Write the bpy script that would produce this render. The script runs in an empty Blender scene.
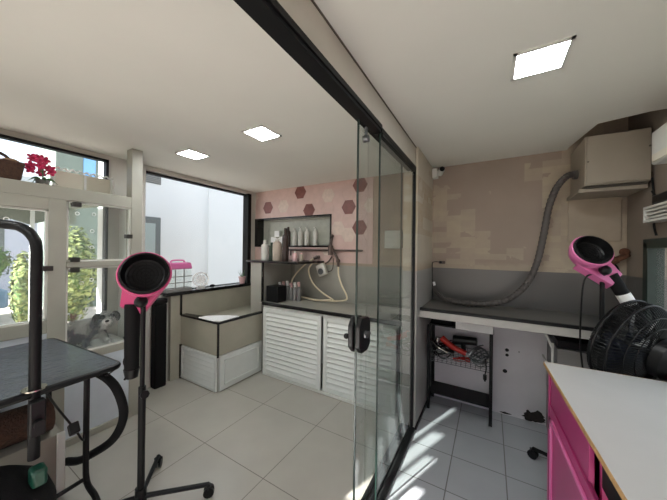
import bpy, bmesh, math, random
from mathutils import Vector, Matrix
random.seed(7)
PI = math.pi
SC = bpy.context.scene
COL = SC.collection

# ------------------------------------------------------------------ materials
def nodes(name):
    m = bpy.data.materials.new(name); m.use_nodes = True
    nt = m.node_tree; nt.nodes.clear()
    out = nt.nodes.new('ShaderNodeOutputMaterial')
    return m, nt, out

def N(nt, t, **kw):
    n = nt.nodes.new(t)
    for k, v in kw.items():
        if k.startswith('i_'):
            n.inputs[k[2:].replace('_', ' ')].default_value = v
        else:
            setattr(n, k, v)
    return n

def lin(c):
    return tuple((x/12.92 if x <= .04045 else ((x+.055)/1.055)**2.4) for x in c)

def S(r, g, b):
    return lin((r/255, g/255, b/255)) + (1,)

def mat(name, c, rough=.5, metal=0, spec=.5, var=0.0, scale=8, bump=0.0, bscale=60, coat=0, stretch=None):
    m, nt, out = nodes(name)
    b = N(nt, 'ShaderNodeBsdfPrincipled')
    b.inputs['Base Color'].default_value = c
    b.inputs['Roughness'].default_value = rough
    b.inputs['Metallic'].default_value = metal
    b.inputs['Specular IOR Level'].default_value = spec
    b.inputs['Coat Weight'].default_value = coat
    tc = N(nt, 'ShaderNodeTexCoord')
    src = tc.outputs['Object']
    if stretch:
        mp = N(nt, 'ShaderNodeMapping'); mp.inputs['Scale'].default_value = stretch
        nt.links.new(src, mp.inputs[0]); src = mp.outputs[0]
    if var:
        n = N(nt, 'ShaderNodeTexNoise'); n.inputs['Scale'].default_value = scale; n.inputs['Detail'].default_value = 5
        nt.links.new(src, n.inputs['Vector'])
        r = N(nt, 'ShaderNodeMapRange'); r.inputs['To Min'].default_value = 1-var; r.inputs['To Max'].default_value = 1+var
        r.inputs['From Min'].default_value = .3; r.inputs['From Max'].default_value = .7
        nt.links.new(n.outputs[0], r.inputs[0])
        mx = N(nt, 'ShaderNodeVectorMath', operation='SCALE'); mx.inputs[0].default_value = c[:3]
        nt.links.new(r.outputs[0], mx.inputs['Scale']); nt.links.new(mx.outputs[0], b.inputs['Base Color'])
    if bump:
        n = N(nt, 'ShaderNodeTexNoise'); n.inputs['Scale'].default_value = bscale; n.inputs['Detail'].default_value = 4
        nt.links.new(src, n.inputs['Vector'])
        bp = N(nt, 'ShaderNodeBump'); bp.inputs['Strength'].default_value = bump; bp.inputs['Distance'].default_value = .01
        nt.links.new(n.outputs[0], bp.inputs['Height']); nt.links.new(bp.outputs[0], b.inputs['Normal'])
    nt.links.new(b.outputs[0], out.inputs[0])
    return m

def emis(name, c, s):
    m, nt, out = nodes(name)
    e = N(nt, 'ShaderNodeEmission'); e.inputs[0].default_value = c; e.inputs[1].default_value = s
    nt.links.new(e.outputs[0], out.inputs[0]); return m

def glass(name, tint=(.93, .96, .95), refl=1.0, rough=0.0, haze=0.0):
    m, nt, out = nodes(name)
    t = N(nt, 'ShaderNodeBsdfTransparent'); t.inputs[0].default_value = tint + (1,)
    g = N(nt, 'ShaderNodeBsdfGlossy'); g.inputs['Roughness'].default_value = rough; g.inputs[0].default_value = (refl, refl, refl, 1)
    fr = N(nt, 'ShaderNodeFresnel'); fr.inputs[0].default_value = 1.45
    ge = N(nt, 'ShaderNodeNewGeometry'); iv = N(nt, 'ShaderNodeMath', operation='SUBTRACT'); iv.inputs[0].default_value = 1; nt.links.new(ge.outputs['Backfacing'], iv.inputs[1])
    f = N(nt, 'ShaderNodeMath', operation='MULTIPLY'); nt.links.new(fr.outputs[0], f.inputs[0]); nt.links.new(iv.outputs[0], f.inputs[1])
    mx = N(nt, 'ShaderNodeMixShader')
    nt.links.new(f.outputs[0], mx.inputs[0]); nt.links.new(t.outputs[0], mx.inputs[1]); nt.links.new(g.outputs[0], mx.inputs[2])
    last = mx
    if haze:
        d = N(nt, 'ShaderNodeBsdfDiffuse'); d.inputs[0].default_value = (.75, .8, .78, 1)
        m2 = N(nt, 'ShaderNodeMixShader'); m2.inputs[0].default_value = haze
        nt.links.new(mx.outputs[0], m2.inputs[1]); nt.links.new(d.outputs[0], m2.inputs[2]); last = m2
    nt.links.new(last.outputs[0], out.inputs[0]); return m

def tile_floor(name, c1, c2, grout, w, h, ox, oy, gap=.004, rough=.25):
    m, nt, out = nodes(name)
    tc = N(nt, 'ShaderNodeTexCoord'); mp = N(nt, 'ShaderNodeMapping'); mp.inputs['Location'].default_value = (-ox, -oy, 0)
    nt.links.new(tc.outputs['Object'], mp.inputs[0])
    br = N(nt, 'ShaderNodeTexBrick', offset=0.0, squash=1.0)
    br.inputs['Color1'].default_value = c1; br.inputs['Color2'].default_value = c2; br.inputs['Mortar'].default_value = grout
    br.inputs['Scale'].default_value = 1; br.inputs['Mortar Size'].default_value = gap/2; br.inputs['Mortar Smooth'].default_value = .3
    br.inputs['Brick Width'].default_value = w; br.inputs['Row Height'].default_value = h
    nt.links.new(mp.outputs[0], br.inputs['Vector'])
    n = N(nt, 'ShaderNodeTexNoise'); n.inputs['Scale'].default_value = 2.3; n.inputs['Detail'].default_value = 6
    nt.links.new(tc.outputs['Object'], n.inputs['Vector'])
    r = N(nt, 'ShaderNodeMapRange'); r.inputs['From Min'].default_value = .3; r.inputs['From Max'].default_value = .7
    r.inputs['To Min'].default_value = .93; r.inputs['To Max'].default_value = 1.05
    nt.links.new(n.outputs[0], r.inputs[0])
    mu = N(nt, 'ShaderNodeVectorMath', operation='SCALE'); nt.links.new(br.outputs['Color'], mu.inputs[0]); nt.links.new(r.outputs[0], mu.inputs['Scale'])
    b = N(nt, 'ShaderNodeBsdfPrincipled'); nt.links.new(mu.outputs[0], b.inputs['Base Color'])
    r2 = N(nt, 'ShaderNodeMapRange'); r2.inputs['To Min'].default_value = rough; r2.inputs['To Max'].default_value = .75
    nt.links.new(br.outputs['Fac'], r2.inputs[0]); nt.links.new(r2.outputs[0], b.inputs['Roughness'])
    bp = N(nt, 'ShaderNodeBump', invert=True); bp.inputs['Strength'].default_value = .4; bp.inputs['Distance'].default_value = .002
    nt.links.new(br.outputs['Fac'], bp.inputs['Height']); nt.links.new(bp.outputs[0], b.inputs['Normal'])
    nt.links.new(b.outputs[0], out.inputs[0]); return m

def two_tone(name, up, low, z, peeled=None, lowrough=.35):
    """paint above a dado line at height z; optional peeled, block shaped patches"""
    m, nt, out = nodes(name)
    L = nt.links.new
    tc = N(nt, 'ShaderNodeTexCoord'); sep = N(nt, 'ShaderNodeSeparateXYZ'); L(tc.outputs['Object'], sep.inputs[0])
    def math_(op, a, b=None):
        n = N(nt, 'ShaderNodeMath', operation=op)
        for i, v in enumerate((a, b)):
            if v is None: continue
            if isinstance(v, (int, float)): n.inputs[i].default_value = v
            else: L(v, n.inputs[i])
        return n.outputs[0]
    def mix(f, a, b):
        n = N(nt, 'ShaderNodeMix', data_type='RGBA')
        L(f, n.inputs[0])
        for s, v in ((6, a), (7, b)):
            if isinstance(v, tuple): n.inputs[s].default_value = v
            else: L(v, n.inputs[s])
        return n.outputs[2]
    nz = N(nt, 'ShaderNodeTexNoise'); nz.inputs['Scale'].default_value = 3; nz.inputs['Detail'].default_value = 7; L(tc.outputs['Object'], nz.inputs['Vector'])
    upc = mix(math_('MULTIPLY', math_('SUBTRACT', nz.outputs[0], .35), 2.0), up, tuple(x*.84 for x in up[:3])+(1,))
    if peeled:
        vm = N(nt, 'ShaderNodeVectorMath', operation='SNAP'); vm.inputs[1].default_value = (.13, .5, .055); L(tc.outputs['Object'], vm.inputs[0])
        wn = N(nt, 'ShaderNodeTexWhiteNoise'); L(vm.outputs[0], wn.inputs[0])
        s2 = N(nt, 'ShaderNodeSeparateXYZ'); L(vm.outputs[0], s2.inputs[0])
        masks = None
        for (cx, cz, rx, rz, amp) in peeled[1]:
            dx = math_('DIVIDE', math_('ABSOLUTE', math_('SUBTRACT', s2.outputs[0], cx)), rx)
            dz = math_('DIVIDE', math_('ABSOLUTE', math_('SUBTRACT', s2.outputs[2], cz)), rz)
            d = math_('ADD', math_('ADD', math_('MAXIMUM', dx, dz), math_('MULTIPLY', wn.outputs[0], amp)), math_('MULTIPLY', math_('SUBTRACT', nz.outputs[0], .5), 1.6))
            k = math_('MULTIPLY', math_('LESS_THAN', d, 1.0), math_('ADD', .55, math_('MULTIPLY', wn.outputs[0], .45)))
            masks = k if masks is None else math_('MAXIMUM', masks, k)
        n2 = N(nt, 'ShaderNodeTexNoise'); n2.inputs['Scale'].default_value = 14; L(tc.outputs['Object'], n2.inputs['Vector'])
        f = math_('MULTIPLY', masks, math_('ADD', math_('MULTIPLY', n2.outputs[0], .9), .35))
        upc = mix(f, upc, peeled[0])
        br = N(nt, 'ShaderNodeMapRange'); br.inputs['From Min'].default_value = z+.075; br.inputs['From Max'].default_value = z+.03; L(math_('ADD', sep.outputs[2], math_('MULTIPLY', math_('SUBTRACT', n2.outputs[0], .5), .08)), br.inputs[0])
        upc = mix(math_('MULTIPLY', br.outputs[0], .5), upc, peeled[0])
        # dark edges around the blocks
    g = math_('GREATER_THAN', math_('ADD', sep.outputs[2], math_('MULTIPLY', nz.outputs[0], .004)), z)
    lowc = mix(math_('SUBTRACT', nz.outputs[0], .2), low, tuple(x*.85 for x in low[:3])+(1,))
    c = mix(g, lowc, upc)
    b = N(nt, 'ShaderNodeBsdfPrincipled'); L(c, b.inputs['Base Color'])
    L(math_('ADD', math_('MULTIPLY', g, .85-lowrough), lowrough), b.inputs['Roughness'])
    bp = N(nt, 'ShaderNodeBump'); bp.inputs['Strength'].default_value = .15; bp.inputs['Distance'].default_value = .01
    n3 = N(nt, 'ShaderNodeTexNoise'); n3.inputs['Scale'].default_value = 18; n3.inputs['Detail'].default_value = 6; L(tc.outputs['Object'], n3.inputs['Vector'])
    L(n3.outputs[0], bp.inputs['Height']); L(bp.outputs[0], b.inputs['Normal'])
    L(b.outputs[0], out.inputs[0]); return m

def spotted(name, base, spot, scale, thr, rough=.9, bump=.5, bscale=140):
    m, nt, out = nodes(name); L = nt.links.new
    tc = N(nt, 'ShaderNodeTexCoord'); n = N(nt, 'ShaderNodeTexNoise'); n.inputs['Scale'].default_value = scale; n.inputs['Detail'].default_value = 3
    L(tc.outputs['Object'], n.inputs['Vector'])
    r = N(nt, 'ShaderNodeMapRange'); r.inputs['From Min'].default_value = thr-.04; r.inputs['From Max'].default_value = thr+.04; L(n.outputs[0], r.inputs[0])
    mx = N(nt, 'ShaderNodeMix', data_type='RGBA'); L(r.outputs[0], mx.inputs[0]); mx.inputs[6].default_value = base; mx.inputs[7].default_value = spot
    b = N(nt, 'ShaderNodeBsdfPrincipled'); L(mx.outputs[2], b.inputs['Base Color']); b.inputs['Roughness'].default_value = rough
    n2 = N(nt, 'ShaderNodeTexNoise'); n2.inputs['Scale'].default_value = bscale; L(tc.outputs['Object'], n2.inputs['Vector'])
    bp = N(nt, 'ShaderNodeBump'); bp.inputs['Strength'].default_value = bump; bp.inputs['Distance'].default_value = .01
    L(n2.outputs[0], bp.inputs['Height']); L(bp.outputs[0], b.inputs['Normal']); L(b.outputs[0], out.inputs[0]); return m

M = dict(
    ceil=mat('ceiling paint', S(226, 226, 218), .8, var=.02, scale=2),
    wallw=mat('white wall paint', S(196, 193, 185), .8, var=.05, scale=3, bump=.1, bscale=20),
    header=mat('header paint', S(190, 185, 174), .8, var=.08, scale=4),
    joint=mat('dark joint', S(96, 90, 80), .9),
    white=mat('white enamel', S(214, 214, 208), .4, var=.03, bump=.03),
    taupe=mat('taupe board', S(150, 145, 134), .6, var=.05),
    cream=mat('cream enamel frame', S(160, 159, 147), .5, var=.05, scale=6),
    pvc=mat('white louver metal', S(216, 219, 215), .35, var=.03),
    bluew=mat('pale laminate', S(205, 214, 222), .3, var=.03),
    black=mat('black metal', S(14, 14, 15), .5, spec=.25),
    blackp=mat('black plastic', S(14, 14, 15), .42, spec=.3),
    blackm=mat('matte black rubber', S(16, 16, 17), .75, spec=.2, bump=.2, bscale=200),
    blacks=mat('black granite', S(20, 18, 18), .22, var=.3, scale=60),
    beige=mat('beige stone tile', S(168, 164, 148), .3, var=.06, scale=5),
    grey=mat('grey stone', S(156, 154, 145), .3, var=.06, scale=5),
    greyc=mat('grey painted counter', S(96, 94, 90), .45, var=.1, scale=6),
    greyf=mat('light grey counter edge', S(176, 174, 168), .5, var=.08, scale=9),
    pink=mat('magenta laminate', S(178, 62, 120), .3, var=.05),
    pinkp=mat('pink plastic', S(205, 80, 130), .35),
    pinkp2=mat('light pink plastic', S(226, 120, 176), .35),
    pinkl=mat('pale pink', S(236, 196, 196), .5),
    top=mat('white laminate top', S(194, 193, 192), .4, var=.015),
    wood=mat('chipboard edge', S(190, 150, 100), .7, var=.15, scale=60, bump=.2),
    tpink=mat('pink hexagon tile', S(208, 180, 172), .35, var=.05, scale=14),
    trose=mat('rosewood hexagon tile', S(124, 76, 70), .35, var=.15, scale=20),
    twhite=mat('marbled hexagon tile', S(214, 196, 184), .3, var=.08, scale=24),
    tedge=mat('grout pink', S(190, 156, 146), .7),
    tgrey=mat('grey green hexagon tile', S(182, 184, 172), .3, var=.08, scale=20),
    tgrout=mat('grey grout', S(150, 152, 142), .7),
    chrome=mat('worn chrome', S(170, 165, 155), .25, metal=1),
    bronze=mat('aged pipe metal', S(96, 82, 76), .45, metal=.4, var=.2),
    hosew=mat('cream rubber hose', S(226, 214, 186), .45),
    hosed=mat('grey ribbed hose', S(78, 73, 70), .6),
    duct=mat('painted sheet metal', S(150, 141, 127), .6, var=.05, scale=5),
    ductd=mat('duct dark gap', S(60, 55, 48), .8),
    bottlew=mat('white bottle plastic', S(216, 214, 206), .3),
    bottled=mat('dark brown bottle', S(60, 46, 42), .25),
    bottleg=mat('dark green bottle', S(50, 62, 50), .3),
    bottlec=mat('beige bottle', S(190, 176, 160), .3),
    steel=mat('dull steel', S(120, 122, 124), .35, metal=.8),
    red=mat('red plastic', S(190, 40, 30), .4),
    brown=mat('brown wicker', S(70, 46, 32), .8, var=.35, scale=60, bump=.8, bscale=120),
    brownl=mat('tan wicker', S(150, 118, 84), .8, var=.2, scale=80, bump=.6),
    orchid=mat('magenta petals', S(200, 40, 92), .5, var=.25, scale=40),
    leaf=mat('green leaf', S(70, 110, 62), .5, var=.2, scale=20),
    leafl=spotted('yellow green foliage', S(134, 142, 86), S(82, 96, 60), 7, .52, bump=.2),
    leafd=spotted('green foliage', S(104, 130, 66), S(60, 84, 44), 5, .5, bump=.2),
    extw=mat('outside white wall', S(226, 228, 228), .8, var=.02, scale=2),
    extg=mat('outside grey frame', S(104, 110, 110), .6),
    extp=mat('terracotta paving', S(196, 184, 174), .85, var=.1, scale=3),
    lav=mat('lavender house paint', S(196, 198, 214), .8, var=.03),
    tealm=mat('car paint blue grey', S(90, 120, 150), .25, coat=.6),
    awn=mat('awning cloth', S(118, 124, 112), .8, var=.08),
    greenf=mat('dark green paint', S(28, 44, 38), .5, var=.2, scale=12),
    paper=mat('white paper', S(238, 238, 236), .8),
    hinge=mat('black hinge cover', S(40, 38, 34), .5),
    teal=mat('green plastic latch', S(12, 62, 48), .4),
    chip=mat('dark chipped paint', S(44, 38, 36), .9, var=.3, scale=40),
    rust=mat('rusty steel', S(96, 62, 44), .9, var=.4, scale=40, bump=.5),
    furw=mat('white grey fur', S(200, 198, 194), .95, var=.25, scale=18, bump=1.0, bscale=90),
    furb=mat('black fur', S(18, 17, 18), .9, var=.3, scale=30, bump=1.0, bscale=120),
    body=spotted('grey and white coat', S(176, 174, 170), S(84, 86, 94), 6, .50),
    nose=mat('dog nose', S(12, 12, 12), .3),
    lamp=emis('LED panel', (.95, .985, 1.0, 1), 66),
    gl=glass('tinted door glass', (.865, .885, .875), 1.0, haze=.02),
    gw=glass('window glass', (.97, .98, .98), .6, haze=.02),
    ga=glass('hazy cabinet glass', (.94, .96, .95), .8, haze=.055),  # pale diffuse veil mixed in to stand for reflective haze
    gedge=mat('green glass edge', S(24, 44, 38), .45),
    ribbon=mat('grey metal body', S(132, 130, 128), .5, var=.05),
    board=mat('cream cardboard', S(222, 216, 200), .7),
)
M['tabletop'] = mat('ribbed black rubber top', S(78, 84, 92), .22, var=.15, scale=40, bump=.9, bscale=60, stretch=(1, .22, 1))
M['fleft'] = tile_floor('porcelain floor tiles', S(172, 168, 159), S(178, 174, 165), S(108, 102, 94), .62, .617, -1.887, 1.282, .006)
M['fright'] = tile_floor('grey ceramic floor tiles', S(172, 176, 180), S(180, 183, 187), S(112, 112, 110), .334, .332, -.229, 2.143, .008, .2)
M['backr'] = two_tone('stained two tone wall', S(160, 145, 133), S(96, 93, 90), 1.335,
                      (S(182, 169, 148), [(-.42, 1.72, .36, .42, .75), (.74, 1.98, .40, .70, .14), (.34, 2.2, .16, .08, .5), (-.1, 1.45, .5, .12, .8)]))
M['backl'] = two_tone('two tone wall', S(176, 157, 140), S(134, 131, 122), 1.31)
M['rightw'] = two_tone('right wall paint', S(144, 132, 120), S(96, 93, 90), 1.335)
M['seg'] = two_tone('partition wall paint', S(200, 192, 175), S(168, 167, 162), 1.335,
                    (S(178, 160, 134), [(-.5, 1.9, .5, .3, .9)]))

# ------------------------------------------------------------------ mesh builder
def frame_m(p, d, up=(0, 0, 1)):
    d = Vector(d).normalized(); u = Vector(up)
    if abs(d.dot(u)) > .98: u = Vector((1, 0, 0))
    x = u.cross(d).normalized(); y = d.cross(x)
    m = Matrix((x, y, d)).transposed().to_4x4(); m.translation = Vector(p); return m

class MB:
    def __init__(s): s.bm = bmesh.new(); s.slot = 0
    def _f(s, vs, sm=False):
        try:
            f = s.bm.faces.new(vs); f.material_index = s.slot; f.smooth = sm; return f
        except ValueError: return None
    def box(s, a, b, m=None):
        x0, y0, z0 = a; x1, y1, z1 = b
        x0, x1 = min(x0, x1), max(x0, x1); y0, y1 = min(y0, y1), max(y0, y1); z0, z1 = min(z0, z1), max(z0, z1)
        P = [(x0, y0, z0), (x1, y0, z0), (x1, y1, z0), (x0, y1, z0), (x0, y0, z1), (x1, y0, z1), (x1, y1, z1), (x0, y1, z1)]
        v = [s.bm.verts.new((m @ Vector(p)) if m else p) for p in P]
        for f in ((0, 3, 2, 1), (4, 5, 6, 7), (0, 1, 5, 4), (1, 2, 6, 5), (2, 3, 7, 6), (3, 0, 4, 7)): s._f([v[i] for i in f])
        return s
    def prism(s, poly, z0, z1, m=None):
        lo = [s.bm.verts.new((m @ Vector((x, y, z0))) if m else (x, y, z0)) for x, y in poly]
        hi = [s.bm.verts.new((m @ Vector((x, y, z1))) if m else (x, y, z1)) for x, y in poly]
        n = len(poly)
        s._f(list(reversed(lo))); s._f(hi)
        for i in range(n): s._f([lo[i], lo[(i+1) % n], hi[(i+1) % n], hi[i]])
        return s
    def lathe(s, prof, m=None, seg=20, sx=1, sy=1):
        rings = []
        for r, z in prof:
            if r < 1e-6: rings.append([s.bm.verts.new((m @ Vector((0, 0, z))) if m else (0, 0, z))])
            else:
                rg = []
                for i in range(seg):
                    a = 2*PI*i/seg; p = Vector((r*math.cos(a)*sx, r*math.sin(a)*sy, z)); rg.append(s.bm.verts.new((m @ p) if m else p))
                rings.append(rg)
        for A, B in zip(rings, rings[1:]):
            for i in range(seg):
                j = (i+1) % seg
                if len(A) == 1 and len(B) == 1: continue
                if len(A) == 1: s._f([A[0], B[j], B[i]][::-1], True)
                elif len(B) == 1: s._f([A[i], A[j], B[0]], True)
                else: s._f([A[i], A[j], B[j], B[i]], True)
        return s
    def cyl(s, p0, p1, r, r1=None, seg=14):
        p0 = Vector(p0); p1 = Vector(p1); h = (p1-p0).length; r1 = r if r1 is None else r1
        return s.lathe([(0, 0), (r, 0), (r1, h), (0, h)], frame_m(p0, p1-p0), seg)
    def tube(s, pts, r, seg=10, smooth=6, closed=False):
        P = [Vector(p) for p in pts]
        if smooth > 1 and len(P) > 2: P = catmull(P, smooth, closed)
        n = len(P); rings = []; up = None
        for i, p in enumerate(P):
            if closed: d = P[(i+1) % n]-P[i-1]
            else: d = P[min(i+1, n-1)]-P[max(i-1, 0)]
            d.normalize()
            if up is None:
                up = Vector((0, 0, 1)) if abs(d.z) < .9 else Vector((1, 0, 0))
            x = up.cross(d)
            if x.length < 1e-4: x = Vector((1, 0, 0)).cross(d)
            x.normalize(); y = d.cross(x); up = y
            rr = r(i/(n-1)) if callable(r) else r
            rings.append([s.bm.verts.new(p + x*math.cos(2*PI*k/seg)*rr + y*math.sin(2*PI*k/seg)*rr) for k in range(seg)])
        pairs = list(zip(rings, rings[1:])) + ([(rings[-1], rings[0])] if closed else [])
        for A, B in pairs:
            for k in range(seg): s._f([A[k], A[(k+1) % seg], B[(k+1) % seg], B[k]], True)
        if not closed: s._f(list(reversed(rings[0]))); s._f(rings[-1])
        return s
    def sphere(s, c, r, seg=16, sc=(1, 1, 1), rot=None):
        prof = [(r*math.sin(PI*i/10), -r*math.cos(PI*i/10)) for i in range(11)]
        m = Matrix.Translation(Vector(c)) @ (rot.to_4x4() if rot else Matrix.Identity(4)) @ Matrix.Diagonal((sc[0], sc[1], sc[2], 1))
        return s.lathe([(0 if i in (0, 10) else a, b) for i, (a, b) in enumerate(prof)], m, seg)
    def quad(s, pts, sm=False): s._f([s.bm.verts.new(p) for p in pts], sm); return s
    def torus(s, m, R_, r, seg=28, rs=8, sy=1):
        return s.tube([m @ Vector((R_*math.cos(2*PI*i/seg), R_*sy*math.sin(2*PI*i/seg), 0)) for i in range(seg)], r, rs, 1, True)

def catmull(P, k, closed=False):
    out = []; n = len(P)
    rng = range(n) if closed else range(n-1)
    for i in rng:
        p0 = P[i-1] if (closed or i > 0) else P[0]*2-P[1]
        p1 = P[i]; p2 = P[(i+1) % n]
        p3 = P[(i+2) % n] if (closed or i+2 < n) else P[-1]*2-P[-2]
        for j in range(k):
            t = j/k
            out.append(.5*((2*p1)+(p2-p0)*t+(2*p0-5*p1+4*p2-p3)*t*t+(3*p1-p0-3*p2+p3)*t**3))
    if not closed: out.append(P[-1].copy())
    return out

def root_loc(o):
    v = Vector((0, 0, 0))
    while o is not None: v += o.location; o = o.parent
    return v

def build(name, mb, m, parent=None, bevel=0, loc=None, label=None, ang=35):
    me = bpy.data.meshes.new(name)
    off = root_loc(parent) if parent is not None else Vector(loc if loc is not None else (0, 0, 0))
    bmesh.ops.translate(mb.bm, verts=mb.bm.verts, vec=-off)
    bmesh.ops.recalc_face_normals(mb.bm, faces=mb.bm.faces)
    mb.bm.to_mesh(me); mb.bm.free()
    me.set_sharp_from_angle(angle=math.radians(ang))
    for k in (m if isinstance(m, (list, tuple)) else [m]): me.materials.append(M[k] if isinstance(k, str) else k)
    o = bpy.data.objects.new(name, me); COL.objects.link(o)
    if parent is not None: o.parent = parent
    elif loc is not None: o.location = Vector(loc)
    if bevel:
        b = o.modifiers.new('bevel', 'BEVEL'); b.width = bevel; b.segments = 2; b.limit_method = 'ANGLE'
    if label: o['label'] = label
    return o

def struct(name, mb, m, bevel=0, parent=None):
    o = build(name, mb, m, parent, bevel)
    if parent is None: o['kind'] = 'structure'
    return o

def tag(o, label, cat, group=None):
    o['label'] = label; o['category'] = cat
    if group: o['group'] = group
    return o

def thing(name, loc, label, cat, group=None):
    o = bpy.data.objects.new(name, None); COL.objects.link(o); o.location = loc; o.empty_display_size = .1
    return tag(o, label, cat, group)

def dup(root, loc, label=None):
    r = root.copy(); COL.objects.link(r); r.location = loc
    if label: r['label'] = label
    for ch in list(root.children):
        c = ch.copy(); COL.objects.link(c); c.parent = r
        for g in list(ch.children):
            d = g.copy(); COL.objects.link(d); d.parent = c
    return r

# ------------------------------------------------------------------ room dimensions
XL, XR, YB, YF, ZC = -3.15, .92, 2.96, -1.0, 2.38
XP = -.55

# floor: two kinds of tile meeting under the glass partition
mb = MB(); mb.box((XL-.15, YF-.1, -.05), (XP-.03, YB+.15, 0)); mb.slot = 1; mb.box((XP-.03, YF-.1, -.05), (XR+.15, YB+.15, 0))
struct('floor', mb, ['fleft', 'fright'])
# ceiling, with the cut-out around the duct
mb = MB()
mb.box((XL-.15, YF-.1, ZC), (XP-.03, YB+.15, ZC+.05))
mb.prism([(XP-.03, YF-.1), (XR+.15, YF-.1), (XR+.15, 2.40), (.84, 2.40), (.62, 2.46), (.555, 2.9), (.555, YB+.15), (XP-.03, YB+.15)], ZC, ZC+.05)
struct('ceiling', mb, 'ceil')
mb = MB(); mb.box((.5, 2.3, ZC+.3), (XR+.15, YB+.15, ZC+.35)); mb.box((.48, 2.3, ZC+.05), (.53, YB+.15, ZC+.3)); mb.box((.5, 2.27, ZC+.05), (XR+.15, 2.33, ZC+.3))
struct('ceiling_recess', mb, 'joint')

# back wall with the niche in it
NX0, NX1, NZ0, NZ1 = -3.2, -1.79, 1.56, 1.955
mb = MB()
mb.box((XL-.15, YB, 0), (XP-.03, YB+.15, NZ0)); mb.box((XL-.15, YB, NZ1), (XP-.03, YB+.15, ZC+.3)); mb.box((NX1, YB, NZ0), (XP-.03, YB+.15, NZ1)); mb.box((XL-.15, YB+.13, NZ0), (NX1, YB+.15, NZ1))
mb.slot = 1; mb.box((XP-.03, YB, 0), (XR+.15, YB+.15, ZC+.35))
struct('wall_back', mb, ['backl', 'backr'])
# right wall with green window
mb = MB(); mb.box((XR, YF-.1, 0), (XR+.12, YB, .88)); mb.box((XR, YF-.1, 1.6), (XR+.12, YB, ZC+.35)); mb.box((XR, 2.62, .88), (XR+.12, YB, 1.6)); mb.box((XR, YF-.1, .88), (XR+.12, 1.2, 1.6))
struct('wall_right', mb, 'rightw')
mb = MB()
mb.box((XR-.03, 1.2, 1.54), (XR+.05, 2.62, 1.6)); mb.box((XR-.03, 1.2, .88), (XR+.05, 2.62, .94)); mb.box((XR-.03, 2.56, .9), (XR+.05, 2.62, 1.58)); mb.box((XR-.03, 1.2, .9), (XR+.05, 1.26, 1.58)); mb.box((XR-.02, 1.88, .9), (XR+.04, 1.93, 1.58))
w3 = struct('window_3', mb, 'greenf', .004)
mb = MB(); mb.box((XR+.01, 1.26, .94), (XR+.016, 2.56, 1.54)); build('pane', mb, 'ga', w3)

# left wall: pier between the two windows, strip above
mb = MB()
mb.box((XL-.12, YF-.1, 2.335), (XL, YB, ZC)); mb.box((XL-.12, 1.10, 0), (XL, 1.42, 2.335)); mb.box((XL-.12, 2.83, 0), (XL, YB, 2.335))
mb.box((XL-.12, YF-.1, 0), (XL, 1.10, .66)); mb.box((XL-.12, 1.42, 0), (XL, 2.83, .98)); mb.box((XL-.12, YF-.1, .66), (XL, -.35, 2.335))
struct('wall_left', mb, 'wallw')
def win(name, y0, y1, z0, z1, bars, t=.022, gm='gw', gx=None):
    mb = MB(); x0, x1 = (XL-.05, XL+.012) if gx is None else (gx-.03, gx+.03)
    mb.box((x0, y0, z1-t), (x1, y1, z1)); mb.box((x0, y0, z0), (x1, y1, z0+t)); mb.box((x0, y0, z0), (x1, y0+t, z1)); mb.box((x0, y1-t, z0), (x1, y1, z1))
    for b in bars: mb.box((x0+.01, b-t/2, z0), (x1-.01, b+t/2, z1))
    w = struct(name, mb, 'black', .002)
    mb = MB(); g0 = XL-.03 if gx is None else gx; mb.box((g0, y0+t, z0+t), (g0+.006, y1-t, z1-t)); build('pane', mb, gm, w)
    return w
win('window_1', -.35, 1.10, .66, 2.335, [])
win('window_2', 1.42, 2.83, .98, 2.335, [], gx=XL-.085)
struct('trim_window', MB().box((XL-.05, 2.79, .998), (XL+.02, 2.85, 2.335)), 'black', .002)

# unseen front wall added behind the camera, openings shaped for sun patches and daylight
def wall_with_holes(x0, x1, y0, y1, z0, z1, holes, mb):
    xs = sorted({x0, x1, *[h[0] for h in holes], *[h[1] for h in holes]}); zs = sorted({z0, z1, *[h[2] for h in holes], *[h[3] for h in holes]})
    for a, b in zip(xs, xs[1:]):
        for c, d in zip(zs, zs[1:]):
            mx, mz = (a+b)/2, (c+d)/2
            if any(h[0] < mx < h[1] and h[2] < mz < h[3] for h in holes): continue
            mb.box((a, y0, c), (b, y1, d))
    return mb
LIGHT_HOLES = [(-2.9, -2.35, .1, .95), (-1.80, -1.755, 1.80, 2.19), (-1.72, -1.62, 1.40, 1.93), (-1.60, -1.51, 1.40, 1.76), (-1.49, -1.41, 1.40, 1.58),
         (-2.25, -.75, .1, .95), (-.2, .75, .1, 1.75)]
mb = wall_with_holes(XL-.15, XR+.12, YF-.04, YF, 0, ZC+.05, LIGHT_HOLES, MB())
struct('wall_front', mb, 'wallw')

mb = MB(); mb.box((-4.7, -.85, -.1), (XL-.12, -.75, 4.4)); struct('wall_sun_blocker', mb, 'extw')  # added unseen fin wall, keeps sun off the kennel and side windows
# wall segment at the far end of the glass partition, header above it
mb = MB(); mb.box((XP-.10, 2.29, 0), (XP+.02, YB, ZC)); struct('wall_partition', mb, 'seg')
mb = MB(); mb.box((XP-.07, YF, 2.215), (XP, 2.29, ZC)); struct('wall_header', mb, 'header')
mb = MB(); mb.box((XP-.004, YF, ZC-.007), (XP+.005, YB, ZC-.0005)); struct('trim_1', mb, 'joint')
mb = MB(); mb.box((XP+.018, 2.29, 0), (XP+.03, YB, .03)); struct('baseboard_partition', mb, 'black')
# dark sill line of the floor track
mb = MB(); mb.box((XP-.10, YF, .0), (XP+.02, 2.29, .018)); mb.box((XP-.085, YF, .018), (XP-.075, 2.29, .028)); mb.box((XP-.035, YF, .018), (XP-.025, 2.29, .028)); struct('trim_2', mb, 'black')

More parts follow.
